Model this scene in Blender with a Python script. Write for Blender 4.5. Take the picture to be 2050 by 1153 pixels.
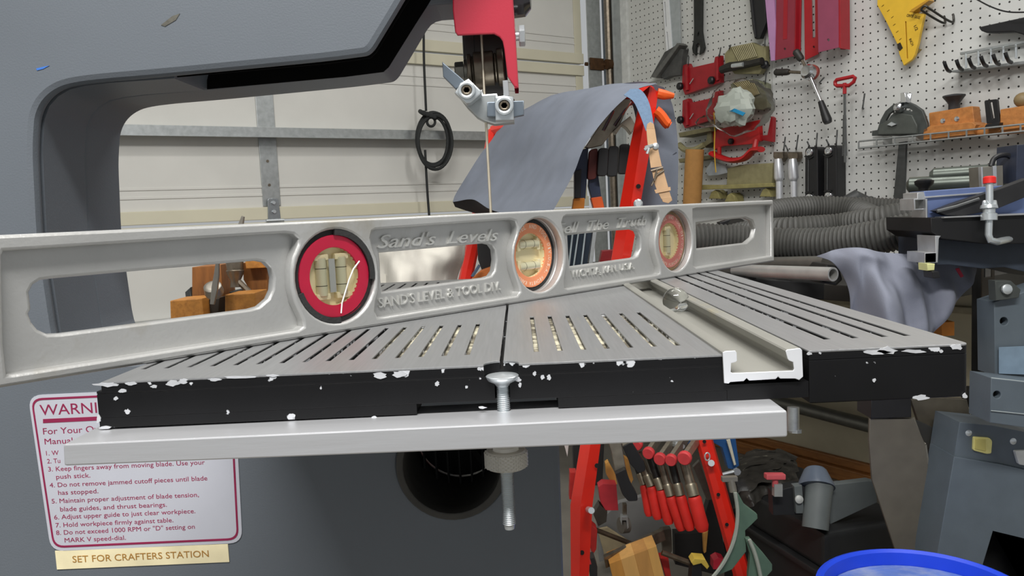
import bpy, bmesh, math, random
from math import sin, cos, pi, radians, sqrt, atan2
from mathutils import Vector as V, Matrix, noise as mnoise
random.seed(7)
S = bpy.context.scene
COL = S.collection
for o in list(bpy.data.objects): bpy.data.objects.remove(o)

# ------------------------------------------------------------------ camera
FPX, PITCH, ROLL, YAW = 1628.0, .0924, .0463, -.011
CX, CY = 1025.0, 576.5
CAM = V((0, 0, .95))
fw = V((sin(YAW)*cos(PITCH), cos(YAW)*cos(PITCH), -sin(PITCH)))
r0 = V((cos(YAW), -sin(YAW), 0)); u0 = r0.cross(fw)
RI = r0*cos(ROLL) - u0*sin(ROLL); UP = u0*cos(ROLL) + r0*sin(ROLL)
cd = bpy.data.cameras.new('camera'); cam = bpy.data.objects.new('camera', cd); COL.objects.link(cam)
cam.matrix_world = Matrix(((RI.x, UP.x, -fw.x, CAM.x), (RI.y, UP.y, -fw.y, CAM.y), (RI.z, UP.z, -fw.z, CAM.z), (0, 0, 0, 1)))
cd.sensor_width = 36; cd.lens = FPX/2050*36; cd.clip_start = .01; cd.clip_end = 50
S.camera = cam
# ------------------------------------------------------------------ world, lamps, exposure
w = bpy.data.worlds.new('world'); S.world = w; w.use_nodes = True
w.node_tree.nodes['Background'].inputs[0].default_value = (.95, .98, 1, 1)
w.node_tree.nodes['Background'].inputs[1].default_value = .42
def area(name, loc, rot, sx, sy, power, col=(1, .985, .96)):
    l = bpy.data.lights.new(name, 'AREA'); l.shape = 'RECTANGLE'; l.size = sx; l.size_y = sy; l.energy = power; l.color = col
    o = bpy.data.objects.new(name, l); COL.objects.link(o); o.location = loc; o.rotation_euler = rot; return o
area('ceiling_lamp_wall', (.75, 1.35, 2.55), (0, 0, radians(-55)), 1.25, .16, 17)
area('ceiling_lamp_back', (-.55, 1.0, 2.55), (0, 0, radians(35)), 1.25, .16, 12)
area('ceiling_lamp_camera', (-.1, -.55, 2.45), (radians(14), 0, 0), 1.3, .2, 66)
S.view_settings.view_transform = 'Standard'; S.view_settings.look = 'None'
S.view_settings.gamma = 1; S.view_settings.exposure = 0; S.view_settings.use_curve_mapping = False

# ------------------------------------------------------------------ helpers: pixels to places
def ray(px, py): return fw + RI*((px-CX)/FPX) + UP*((CY-py)/FPX)
def D(px, py, d): return CAM + ray(px, py)*d
class Plane:
    def __init__(s, o, u, v): s.o = V(o); s.u = V(u).normalized(); s.v = V(v).normalized(); s.n = s.u.cross(s.v)
    def pt(s, px, py, off=0.0):
        r = ray(px, py); t = ((s.o + s.n*off - CAM).dot(s.n))/r.dot(s.n); return CAM + r*t
    def loc(s, p): d = p - s.o; return (d.dot(s.u), d.dot(s.v))
    def at(s, x, y, off=0.0): return s.o + s.u*x + s.v*y + s.n*off
def PF(y): return Plane((0, y, 0), (1, 0, 0), (0, 0, 1))
def PD(px, py, d, yaw=0.0):
    p = D(px, py, d); return Plane(p, (cos(yaw), sin(yaw), 0), (0, 0, 1))
PHI = .6047
PW = Plane((1.2308, 2.4635, 0), (sin(PHI), -cos(PHI), 0), (0, 0, 1))
corner = PW.pt(1214, 100)
PG = Plane((corner.x, corner.y, 0), (cos(PHI), sin(PHI), 0), (0, 0, 1))
ZT = .8923
PT = Plane((0, 0, ZT), (1, 0, 0), (0, 1, 0))
lv0, lv1 = PT.pt(0, 777), PT.pt(1550, 523)
PL = Plane(lv0, lv1-lv0, (0, 0, 1))

# ------------------------------------------------------------------ helpers: meshes
WL = {}
def chaikin(pts, n=2):
    for _ in range(n):
        q = []
        for i in range(len(pts)):
            a, b = pts[i], pts[(i+1) % len(pts)]; q += [(a[0]*.75+b[0]*.25, a[1]*.75+b[1]*.25), (a[0]*.25+b[0]*.75, a[1]*.25+b[1]*.75)]
        pts = q
    return pts
def circ(cx, cy, r, n=24, a0=0): return [(cx+r*cos(a0+2*pi*i/n), cy+r*sin(a0+2*pi*i/n)) for i in range(n)]
def carea(l): return sum(l[i][0]*l[(i+1) % len(l)][1]-l[(i+1) % len(l)][0]*l[i][1] for i in range(len(l)))
def rnd(pts, r, n=4):
    """round the corners of a 2D loop"""
    out = []; N = len(pts)
    for i in range(N):
        p = V(pts[i]).to_2d() if len(pts[i]) == 2 else V(pts[i][:2]); a = V(pts[i-1][:2]); b = V(pts[(i+1) % N][:2])
        rr = pts[i][2] if len(pts[i]) > 2 else r
        da = a-p; db = b-p
        k = min(rr, da.length*.48, db.length*.48)
        if k < 1e-6: out.append(tuple(p)); continue
        A = p+da.normalized()*k; B = p+db.normalized()*k
        for j in range(n+1):
            t = j/n; q = A*(1-t)**2 + p*2*t*(1-t) + B*t*t; out.append((q.x, q.y))
    return out
class MB:
    def __init__(s): s.v = []; s.f = []
    def add(s, vs, fs):
        b = len(s.v); s.v += [V(x) for x in vs]; s.f += [[b+i for i in f] for f in fs]; return s
    def box(s, c, hx, hy, hz, ax=(1, 0, 0), ay=(0, 1, 0), az=(0, 0, 1), ch=0.0):
        c = V(c); ax, ay, az = V(ax).normalized(), V(ay).normalized(), V(az).normalized()
        if ch <= 0:
            vs = [c+ax*hx*i+ay*hy*j+az*hz*k for i in (-1, 1) for j in (-1, 1) for k in (-1, 1)]
            return s.add(vs, [(0, 1, 3, 2), (4, 6, 7, 5), (0, 4, 5, 1), (2, 3, 7, 6), (0, 2, 6, 4), (1, 5, 7, 3)])
        bm = bmesh.new(); bmesh.ops.create_cube(bm, size=2)
        for v in bm.verts: v.co = V((v.co.x*hx, v.co.y*hy, v.co.z*hz))
        bmesh.ops.bevel(bm, geom=list(bm.edges), offset=ch, segments=2, affect='EDGES', profile=.5)
        bm.verts.index_update()
        vs = [c+ax*v.co.x+ay*v.co.y+az*v.co.z for v in bm.verts]; fs = [[v.index for v in f.verts] for f in bm.faces]
        bm.free(); return s.add(vs, fs)
    def tube(s, path, r, seg=10, cap=True, flat=None, closed=False):
        P = [V(p) for p in path]; n = len(P); R = r if isinstance(r, (list, tuple)) else [r]*n
        t0 = (P[1]-P[0]).normalized(); a = V((0, 0, 1)) if abs(t0.z) < .9 else V((1, 0, 0))
        if flat is not None: a = V(flat[0])
        nx = (a - t0*a.dot(t0)).normalized(); base = len(s.v)
        for i in range(n):
            if closed: t = P[(i+1) % n]-P[i-1]
            else: t = P[min(i+1, n-1)]-P[max(i-1, 0)]
            if t.length < 1e-9: t = t0.copy()
            t.normalize(); nx = (nx-t*nx.dot(t)).normalized(); ny = t.cross(nx); k = flat[1] if flat else 1
            for j in range(seg):
                an = 2*pi*j/seg; s.v.append(P[i]+nx*cos(an)*R[i]+ny*sin(an)*R[i]*k)
        for i in range(n if closed else n-1):
            for j in range(seg):
                i2 = (i+1) % n
                s.f.append([base+i*seg+j, base+i*seg+(j+1) % seg, base+i2*seg+(j+1) % seg, base+i2*seg+j])
        if cap and not closed:
            s.f.append([base+j for j in range(seg)][::-1]); s.f.append([base+(n-1)*seg+j for j in range(seg)])
        return s
    def lathe(s, o, ax, prof, seg=24, a0=0.0, closed=False):
        """prof: [(radius, height along ax)]"""
        o = V(o); ax = V(ax).normalized(); a = V((0, 0, 1)) if abs(ax.z) < .9 else V((1, 0, 0))
        x = (a-ax*a.dot(ax)).normalized(); y = ax.cross(x); base = len(s.v); n = len(prof)
        for r, h in prof:
            for j in range(seg):
                an = a0+2*pi*j/seg; s.v.append(o+ax*h+x*cos(an)*r+y*sin(an)*r)
        for i in range(n if closed else n-1):
            i2 = (i+1) % n
            for j in range(seg): s.f.append([base+i*seg+j, base+i*seg+(j+1) % seg, base+i2*seg+(j+1) % seg, base+i2*seg+j])
        if not closed:
            if prof[0][0] > 1e-6: s.f.append([base+j for j in range(seg)][::-1])
            if prof[-1][0] > 1e-6: s.f.append([base+(n-1)*seg+j for j in range(seg)])
        return s
    def cyl(s, a, b, r, seg=20, ch=0.0):
        a, b = V(a), V(b); L = (b-a).length
        pr = [(r-ch, 0), (r, ch), (r, L-ch), (r-ch, L)] if ch else [(r, 0), (r, L)]
        return s.lathe(a, b-a, pr, seg)
    def sphere(s, c, r, seg=20, sc=(1, 1, 1)):
        c = V(c); n = seg//2; base = len(s.v)
        for i in range(n+1):
            th = pi*i/n
            for j in range(seg):
                an = 2*pi*j/seg; s.v.append(c+V((sin(th)*cos(an)*r*sc[0], sin(th)*sin(an)*r*sc[1], cos(th)*r*sc[2])))
        for i in range(n):
            for j in range(seg): s.f.append([base+i*seg+j, base+(i+1)*seg+j, base+(i+1)*seg+(j+1) % seg, base+i*seg+(j+1) % seg])
        return s
    def plate(s, pl, loops, front, thick, bev=0.0, px=True, back=False):
        """flat outline (first loop) with holes, front face at offset `front` from the plane"""
        L2 = []
        for k, lp in enumerate(loops):
            q = [pl.loc(pl.pt(p[0], p[1], front)) for p in lp] if px else [tuple(p) for p in lp]
            if (carea(q) > 0) != (k == 0): q = q[::-1]
            L2.append(q)
        m = flat_mesh(L2, thick, bev)
        base = len(s.v)
        for v in m.vertices: s.v.append(pl.o+pl.u*v.co.x+pl.v*v.co.y+pl.n*(front-thick/2+v.co.z))
        for f in m.polygons: s.f.append([base+i for i in f.vertices])
        bpy.data.meshes.remove(m); return s
    def grid(s, rows):
        base = len(s.v); n = len(rows[0])
        for r in rows: s.v += [V(p) for p in r]
        for i in range(len(rows)-1):
            for j in range(n-1): s.f.append([base+i*n+j, base+i*n+j+1, base+(i+1)*n+j+1, base+(i+1)*n+j])
        return s
    def text(s, txt, A, B, nrm, ext=.0003, shear=0.0, h=None, lift=0.0, center=False):
        A, B, nrm = V(A), V(B), V(nrm).normalized()
        m = text_mesh(txt, shear)
        xs = [v.co.x for v in m.vertices]; ys = [v.co.y for v in m.vertices]; zs = [v.co.z for v in m.vertices]
        x0, x1 = min(xs), max(xs); k = (B-A).length/(x1-x0); ky = k if h is None else h/.69
        X = (B-A).normalized(); Y = nrm.cross(X); base = len(s.v); z1 = max(zs); z0 = min(zs)
        for v in m.vertices: s.v.append(A+X*(v.co.x-x0)*k+Y*v.co.y*ky+nrm*((v.co.z-z0)/(z1-z0)*ext+lift))
        for f in m.polygons: s.f.append([base+i for i in f.vertices])
        bpy.data.meshes.remove(m); return s
def ev_mesh(cu):
    o = bpy.data.objects.new('tmp', cu); COL.objects.link(o)
    dg = bpy.context.evaluated_depsgraph_get(); m = bpy.data.meshes.new_from_object(o.evaluated_get(dg))
    bpy.data.objects.remove(o); bpy.data.curves.remove(cu); return m
def flat_mesh(loops, thick, bev):
    cu = bpy.data.curves.new('tmp', 'CURVE'); cu.dimensions = '2D'; cu.fill_mode = 'BOTH'
    bev = min(bev, thick*.45)
    cu.extrude = thick/2-bev; cu.bevel_depth = bev; cu.bevel_resolution = 1 if bev else 0; cu.offset = -bev
    for lp in loops:
        sp = cu.splines.new('POLY'); sp.points.add(len(lp)-1); sp.use_cyclic_u = True
        for p, q in zip(sp.points, lp): p.co = (q[0], q[1], 0, 1)
    return ev_mesh(cu)
def text_mesh(txt, shear):
    cu = bpy.data.curves.new('tmp', 'FONT'); cu.body = txt; cu.size = 1; cu.shear = shear; cu.extrude = .02; cu.resolution_u = 3
    return ev_mesh(cu)
def finish(name, mb, mat, origin, angle=35):
    me = bpy.data.meshes.new(name); me.from_pydata([tuple(v-origin) for v in mb.v], [], mb.f); me.update()
    bm = bmesh.new(); bm.from_mesh(me); bmesh.ops.recalc_face_normals(bm, faces=list(bm.faces)); bm.to_mesh(me); bm.free()
    for p in me.polygons: p.use_smooth = True
    me.set_sharp_from_angle(angle=radians(angle)); me.materials.append(mat)
    o = bpy.data.objects.new(name, me); COL.objects.link(o)
    wn = o.modifiers.new('weighted_normal', 'WEIGHTED_NORMAL'); wn.keep_sharp = True; wn.weight = 60; return o
def part(name, mb, mat, parent, label=None, angle=35):
    w0 = WL[parent.name]; o = finish(name, mb, mat, w0, angle); o.parent = parent; WL[o.name] = w0
    if label: o['label'] = label
    return o
def tag(o, label, cat, group=None, kind=None):
    if label: o['label'] = label
    if cat: o['category'] = cat
    if group: o['group'] = group
    if kind: o['kind'] = kind
    return o
def thing(name, loc, label, cat, group=None):
    o = bpy.data.objects.new(name, None); COL.objects.link(o); o.location = V(loc); o.empty_display_size = .02
    WL[o.name] = V(loc); return tag(o, label, cat, group)
def single(name, mb, mat, label, cat, group=None, angle=35):
    c = sum(mb.v, V((0, 0, 0)))/len(mb.v); c.z = min(v.z for v in mb.v)
    o = finish(name, mb, mat, c, angle); o.location = c; WL[o.name] = c; return tag(o, label, cat, group)
def struct(name, mb, mat, label, cat):
    o = single(name, mb, mat, label, cat); o['kind'] = 'structure'; return o
def spline(pts, n=8):
    """Catmull-Rom through 3D points"""
    P = [V(p) for p in pts]; P = [P[0]*2-P[1]]+P+[P[-1]*2-P[-2]]; out = []
    for i in range(1, len(P)-2):
        for j in range(n):
            t = j/n; a, b, c, d = P[i-1:i+3]
            out.append(.5*((2*b)+(c-a)*t+(2*a-5*b+4*c-d)*t*t+(3*b-a-3*c+d)*t**3))
    out.append(P[-2]); return out

# ------------------------------------------------------------------ materials
def lin(c):
    f = lambda x: x/12.92 if x <= .04045 else ((x+.055)/1.055)**2.4
    return tuple(f(x/255) for x in c)+(1,)
MATS = {}
def M(name, c, rough=.5, metal=0.0, var=.12, scale=40, bump=0.0, bscale=200, c2=None, thr=None, coat=0.0, stretch=None, spec=.5):
    """principled surface: noise between two tones of the colour; c2/thr adds flecks of another colour"""
    if name in MATS: return MATS[name]
    m = bpy.data.materials.new(name); m.use_nodes = True; nt = m.node_tree; N = nt.nodes; L = nt.links
    b = N['Principled BSDF']; b.inputs['Roughness'].default_value = rough; b.inputs['Metallic'].default_value = metal
    b.inputs['Coat Weight'].default_value = coat; b.inputs['Specular IOR Level'].default_value = spec
    tc = N.new('ShaderNodeTexCoord'); mp = N.new('ShaderNodeMapping'); L.new(tc.outputs['Object'], mp.inputs[0])
    if stretch: mp.inputs['Scale'].default_value = stretch
    nz = N.new('ShaderNodeTexNoise'); nz.inputs['Scale'].default_value = scale; nz.inputs['Detail'].default_value = 5; L.new(mp.outputs[0], nz.inputs[0])
    rp = N.new('ShaderNodeValToRGB'); L.new(nz.outputs[0], rp.inputs[0]); l = lin(c)
    rp.color_ramp.elements[0].position = .3; rp.color_ramp.elements[1].position = .7
    rp.color_ramp.elements[0].color = tuple(x*(1-var) for x in l[:3])+(1,); rp.color_ramp.elements[1].color = tuple(min(1, x*(1+var)) for x in l[:3])+(1,)
    out = rp.outputs[0]
    if c2:
        n2 = N.new('ShaderNodeTexNoise'); n2.inputs['Scale'].default_value = thr[1]; n2.inputs['Detail'].default_value = 6; n2.inputs['Roughness'].default_value = .65; L.new(mp.outputs[0], n2.inputs[0])
        r2 = N.new('ShaderNodeValToRGB'); r2.color_ramp.elements[0].position = thr[0]; r2.color_ramp.elements[1].position = min(1, thr[0]+thr[2]); L.new(n2.outputs[0], r2.inputs[0])
        mx = N.new('ShaderNodeMix'); mx.data_type = 'RGBA'; L.new(r2.outputs[0], mx.inputs[0]); L.new(out, mx.inputs[6]); mx.inputs[7].default_value = lin(c2); out = mx.outputs[2]
    L.new(out, b.inputs['Base Color'])
    if bump:
        n3 = N.new('ShaderNodeTexNoise'); n3.inputs['Scale'].default_value = bscale; n3.inputs['Detail'].default_value = 3; L.new(mp.outputs[0], n3.inputs[0])
        bp = N.new('ShaderNodeBump'); bp.inputs['Strength'].default_value = bump; bp.inputs['Distance'].default_value = .001; L.new(n3.outputs[0], bp.inputs['Height']); L.new(bp.outputs[0], b.inputs['Normal'])
    MATS[name] = m; return m
def wood(name, c, c2, ax=(1, 1, 8), scale=30): return M(name, c, .55, 0, .18, scale, .15, 120, stretch=ax, c2=c2, thr=(.5, scale*1.3, .25))
steel = M('galvanised steel', (178, 182, 182), .42, .85, .12, 60)
chrome = M('polished steel', (215, 217, 220), .18, 1, .05, 40)
darksteel = M('dark oiled steel', (124, 114, 100), .36, .75, .25, 90)
zinc = M('zinc plated steel', (208, 214, 217), .32, .7, .08, 80)
blackpl = M('black plastic', (24, 24, 26), .45, 0, .15, 60)
blackpaint = M('black enamel', (18, 18, 20), .35, 0, .2, 60)
charcoal = M('charcoal cast metal', (62, 64, 64), .5, .2, .2, 80)
alu = M('milled aluminium', (196, 198, 200), .34, .75, .08, 60)
redpaint = M('red enamel', (228, 40, 24), .38, 0, .06, 20, coat=.2)
redplas = M('dark red plastic', (152, 20, 30), .42, 0, .12, 40)
orange = M('orange vinyl', (240, 96, 26), .5, 0, .06, 40)
olive = M('olive plastic', (140, 134, 98), .55, 0, .12, 50)
hookm = M('grey hook wire', (110, 112, 112), .4, .6, .1, 60)
# ================================================================== ROOM
def peg_mat(name, du, dv, base):
    m = M(name, base, .55, 0, .05, 8, .06, 300, c2=(186, 182, 172), thr=(.64, 5, .3)); nt = m.node_tree; N = nt.nodes; L = nt.links
    b = N['Principled BSDF']; src = b.inputs['Base Color'].links[0].from_socket
    uv = N.new('ShaderNodeUVMap'); uv.uv_map = 'inch'; fr = N.new('ShaderNodeVectorMath'); fr.operation = 'FRACTION'; L.new(uv.outputs[0], fr.inputs[0])
    ds = N.new('ShaderNodeVectorMath'); ds.operation = 'DISTANCE'; L.new(fr.outputs[0], ds.inputs[0]); ds.inputs[1].default_value = (.5, .5, 0)
    mr = N.new('ShaderNodeMapRange'); L.new(ds.outputs['Value'], mr.inputs[0]); mr.inputs[1].default_value = .095; mr.inputs[2].default_value = .125
    mx = N.new('ShaderNodeMix'); mx.data_type = 'RGBA'; L.new(mr.outputs[0], mx.inputs[0]); mx.inputs[6].default_value = lin((30, 27, 24)); L.new(src, mx.inputs[7]); L.new(mx.outputs[2], b.inputs['Base Color'])
    return m
def peg_board(name, x0, x1, z0, z1, off, thick, du, zrow, mat, label):
    mb = MB(); c = [(x0, z0), (x1, z0), (x1, z1), (x0, z1)]
    mb.plate(PW, [c], off, thick, 0, px=False)
    o = single(name, mb, mat, label, 'pegboard'); o['kind'] = 'structure'
    uv = o.data.uv_layers.new(name='inch')
    for l in o.data.loops:
        p = o.location + o.data.vertices[l.vertex_index].co; x, z = PW.loc(p)
        uv.data[l.index].uv = ((x-du)/.0254+.5+200, (z-zrow)/.0254+.5+200)
    return o
H0, H1, DU = .5303+.95, .8275+.95, 1.2465
zpb = PW.pt(1900, 560).z; xc = PW.loc(PW.pt(1216, 100))[0]
xs = PW.loc(PW.pt(1547, 100))[0]
pegA = peg_mat('white hardboard', 0, 0, (206, 207, 204)); pegB = peg_mat('white hardboard older', 0, 0, (200, 201, 196))
peg_board('wall_right_pegboard', xs+.001, 1.1, zpb, 2.5, .006, .006, 0, H0, pegA, 'white perforated hardboard covering the wall behind the tools')
peg_board('wall_right_pegboard_end', PW.loc(PW.pt(1250, 100))[0], xs-.001, zpb, 2.5, .006, .006, -DU, H1, pegB, 'older white pegboard beside the garage door track')
xu = PW.loc(PW.pt(1363, 60))[0]; zu = PW.pt(1310, 158).z
peg_board('wall_right_pegboard_upper', PW.loc(PW.pt(1262, 60))[0], xu, zu, 2.5, .012, .006, -DU, H1, pegB, 'upper pegboard piece with a white edge strip next to the door')
mb = MB(); xw = PW.loc(PW.pt(1256, 60))[0]; mb.plate(PW, [[(xw-.02, zu-.012), (xw+.022, zu-.012), (xw+.022, 2.5), (xw-.02, 2.5)]], .022, .022, .002, px=False)
mb.plate(PW, [[(xw+.022, zu-.012), (xu, zu-.012), (xu, zu), (xw+.022, zu)]], .014, .01, .002, px=False)
struct('trim_1', mb, M('white painted wood', (206, 208, 204), .5), 'white wooden edge strip framing the upper pegboard', 'trim')
beige = M('beige painted wall', (182, 174, 150), .75, 0, .08, 8, .2, 150)
mb = MB(); mb.plate(PW, [[(xc, 0), (1.35, 0), (1.35, 2.55), (xc, 2.55)]], -.001, .1, 0, px=False)
struct('wall_right', mb, beige, 'beige painted side wall under and behind the pegboard', 'wall')
zl = PW.pt(1930, 612).z; mb = MB(); mb.plate(PW, [[(xc, zl-.02), (1.3, zl-.02), (1.3, zl), (xc, zl)]], .03, .03, .003, px=False)
struct('trim_2', mb, M('beige ledge', (150, 142, 120), .8), 'narrow beige ledge running along the lower wall', 'trim')
# floor and ceiling
conc = M('grey concrete', (122, 118, 110), .8, 0, .15, 6, .3, 90)
mb = MB(); mb.box((.5, 1.5, -.05), 4, 4, .05); struct('floor', mb, conc, 'grey concrete garage floor', 'floor')
mb = MB(); mb.box((.5, 1.5, 2.75), 4, 4, .05); struct('ceiling', mb, M('white ceiling', (225, 224, 220), .8), 'white garage ceiling', 'ceiling')
# wooden baseboard: two stepped boards
wd = wood('varnished wood moulding', (150, 98, 48), (120, 74, 34), (1, 1, 6), 14)
zb = PW.pt(1600, 896, .02).z
mb = MB(); mb.plate(PW, [[(xc, 0), (1.3, 0), (1.3, zb-.03), (xc, zb-.03)]], .035, .03, .004, px=False); mb.plate(PW, [[(xc, zb-.03), (1.3, zb-.03), (1.3, zb), (xc, zb)]], .018, .018, .004, px=False)
struct('baseboard_right', mb, wd, 'stepped brown wooden baseboard along the right wall', 'baseboard')

# ------------------------------------------------------------------ garage door
cream = M('cream painted steel door', (214, 213, 207), .5, 0, .04, 6)
cream2 = M('cream door rail', (212, 207, 184), .5, 0, .04, 6)
zA, zB = PG.pt(870, 107).z, PG.pt(650, 437).z; hs = zA-zB
gx0, gx1 = -4.2, PG.loc(PG.pt(1161, 60))[0]
mb = MB()
secs = [(zA+hs*k, zA+hs*(k+1)) for k in (-3, -2, -1, 0, 1)]
for a, b in secs:
    a = max(a, .01)
    mb.plate(PG, [[(gx0, a+.004), (gx1, a+.004), (gx1, b-.004), (gx0, b-.004)]], 0, .02, .002, px=False)
    for f in (.145, .19, .80, .855):      # pressed ribs
        z = a+(b-a)*f; mb.plate(PG, [[(gx0, z-.004), (gx1, z-.004), (gx1, z+.004), (gx0, z+.004)]], .003, .003, .001, px=False)
dr = struct('door_1', mb, cream, 'cream sectional garage door with horizontal ribs', 'garage door')
for a, b in secs:
    a = max(a, .01)
    mb = MB()
    mb.plate(PG, [[(gx0, a+.004), (gx1+.004, a+.004), (gx1+.004, a+.046), (gx0, a+.046)]], .014, .013, .002, px=False)
    mb.plate(PG, [[(gx0, b-.046), (gx1+.004, b-.046), (gx1+.004, b-.004), (gx0, b-.004)]], .014, .013, .002, px=False)
    part('door_rail', mb, cream2, dr)
    # end stile
    mb = MB(); mb.plate(PG, [[(gx1-.035, a+.047), (gx1+.002, a+.047), (gx1+.002, b-.047), (gx1-.035, b-.047)]], .006, .005, .001, px=False); part('end_stile', mb, cream2, dr)
zs = PG.pt(700, 268, .05).z
for k in (-2, -1, 0):
    z = zs+hs*k+.0
    mb = MB(); mb.plate(PG, [[(gx0, z-.017), (gx1-.05, z-.017), (gx1-.05, z+.017), (gx0, z+.017)]], .056, .003, .001, px=False)
    mb.plate(PG, [[(gx0, z+.014), (gx1-.05, z+.014), (gx1-.05, z+.017), (gx0, z+.017)]], .053, .05, .0, px=False)
    mb.plate(PG, [[(gx0, z-.017), (gx1-.05, z-.017), (gx1-.05, z-.0145), (gx0, z-.0145)]], .066, .012, .0, px=False)
    part('strut', mb, steel, dr, 'galvanised steel stiffening strut')
sx = PG.loc(PG.pt(538, 330))[0]
for a, b in secs[1:4]:
    mb = MB(); mb.plate(PG, [[(sx-.03, a+.05), (sx+.03, a+.05), (sx+.03, b-.05), (sx-.03, b-.05)]], .006, .005, .001, px=False)
    st = part('stile', mb, steel, dr, 'galvanised centre stile')
    mb = MB()
    for sgn in (-1, 1):
        mb.plate(PG, [rnd([(sx-.022, a+.002), (sx+.022, a+.002), (sx+.018, a+.075), (sx-.018, a+.075)], .008)], .02, .004, .001, px=False)
        mb.plate(PG, [[(sx-.02, a-.04), (sx+.02, a-.04), (sx+.02, a-.002), (sx-.02, a-.002)]], .02, .004, .001, px=False)
    mb.cyl(PG.at(sx-.03, a, .023), PG.at(sx+.03, a, .023), .006, 12)
    for q in (.03, .06): mb.cyl(PG.at(sx, a+q, .02), PG.at(sx, a+q, .026), .006, 8)
    part('hinge', mb, zinc, dr)
    mb = MB()
    for q in (.12, .2): mb.cyl(PG.at(sx-.005, a+q, .005), PG.at(sx-.005, a+q, .0075), .005, 10)
    part('screw', mb, darksteel, st)
# vertical track with roller, jamb strips
x1 = PG.loc(PG.pt(1162, 60))[0]; x2 = PG.loc(PG.pt(1190, 60))[0]; x3 = PG.loc(PG.pt(1206, 60))[0]
t = thing('door_track', PG.at(x2, 0, .04), 'galvanised steel vertical track with a rusty roller at the garage door edge', 'door track')
mb = MB(); mb.plate(PG, [[(x1+.004, .0), (x2, .0), (x2, 2.45), (x1+.004, 2.45)]], .04, .004, .001, px=False)
mb.plate(PG, [[(x2-.004, .0), (x2, .0), (x2, 2.45), (x2-.004, 2.45)]], .036, .035, 0, px=False); part('track_flange', mb, steel, t)
mb = MB()
mb.tube([PG.at(x3-.012, 0.0, .05), PG.at(x3-.012, 2.45, .05)], .016, 10); part('track_rail', mb, darksteel, t)
mb = MB(); mb.cyl(PG.at(x1-.005, zA, .03), PG.at(x3-.01, zA, .05), .008, 10); mb.cyl(PG.at(x3-.035, zA, .055), PG.at(x3-.005, zA, .055), .022, 16)
mb.plate(PG, [[(x1+.01, zA-.025), (x2+.005, zA-.025), (x2+.005, zA+.025), (x1+.01, zA+.025)]], .05, .01, .003, px=False)
part('roller', mb, M('rusty steel', (84, 58, 34), .7, .5, .3, 60), t)
mb = MB(); a = PW.loc(PW.pt(1208, 60))[0]; b_ = PW.loc(PW.pt(1214, 60))[0]
mb.plate(PG, [[(x3, 0), (x3+.025, 0), (x3+.025, 2.5), (x3, 2.5)]], .075, .01, .002, px=False)
struct('trim_3', mb, M('bright white strip', (230, 232, 230), .5), 'thin white jamb strip beside the door track', 'trim')
mb = MB(); a = PW.loc(PW.pt(1216, 60))[0]; b_ = PW.loc(PW.pt(1231, 60))[0]
mb.plate(PW, [[(a, 0), (b_, 0), (b_, 2.5), (a, 2.5)]], .03, .03, .002, px=False)
o = struct('trim_4', mb, M('blue grey steel angle', (112, 120, 126), .5, .4, .1, 50), 'blue grey perforated steel angle in the wall corner', 'trim')
mb = MB(); zz = 1.2
while zz < 2.3:
    mb.cyl(PW.at((a+b_)/2, zz, .03), PW.at((a+b_)/2, zz, .031), .006, 8); zz += .035
part('slot', mb, blackpl, o)
mb = MB(); a, b_ = PW.loc(PW.pt(1232, 60))[0], PW.loc(PW.pt(1249, 60))[0]
mb.plate(PW, [[(a, 0), (b_, 0), (b_, 2.5), (a, 2.5)]], .02, .02, .002, px=False); mb.plate(PW, [[(a+.01, 0), (a+.02, 0), (a+.02, 2.5), (a+.01, 2.5)]], .028, .01, .002, px=False)
struct('trim_5', mb, M('grey corner board', (158, 162, 160), .6), 'grey vertical corner board between the angle and pegboard', 'trim')
# rope hanging in front of the door
rope = M('black cord', (38, 40, 40), .8, 0, .15, 90, .4, 500)
def g(px, py, off=.09): return PG.pt(px, py, off)
t = thing('pull_rope', g(857, 430), 'thin black pull rope with a bundled coil hanging before the garage door', 'rope')
mb = MB(); mb.tube(spline([g(846, -60), g(848, 60), g(849, 130), g(853, 222)]), .0045, 8); part('rope_end', mb, rope, t)
mb = MB(); mb.tube(spline([g(851, 300), g(853, 340), g(856, 390), g(860, 445), g(862, 500)]), .0045, 8); part('rope_tail', mb, rope, t)
mb = MB(); K = 5
for k, (cx, cy, rx, ry) in enumerate([(867, 277, 33, 52), (870, 279, 33, 53), (866, 283, 30, 50), (871, 285, 34, 54)]):
    pts = [g(cx+rx*sin(a_), cy-ry*cos(a_), .08+.008*k) for a_ in [2*pi*i/40 for i in range(40)]]
    mb.tube(pts, .006, 8, closed=True)
part('coil', mb, rope, t)
mb = MB()
for k in range(4): mb.tube([g(846+7*k, 226+2.4*k+3*cos(i*1.05), .095+.018*sin(i*1.05)) + (PG.u*.01)*cos(i*1.05) for i in range(6)], .008, 8, closed=True)
mb.tube([g(863+8*sin(2*pi*i/16), 244+9*cos(2*pi*i/16), .1) for i in range(16)], .005, 8, closed=True); part('knot', mb, rope, t)
# ================================================================== BANDSAW (foreground)
YF, YB = .49, .597
F = PF(YF)
gm = M('grey painted casting', (99, 105, 112), .48, 0, .04, 12, .12, 900)
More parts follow.
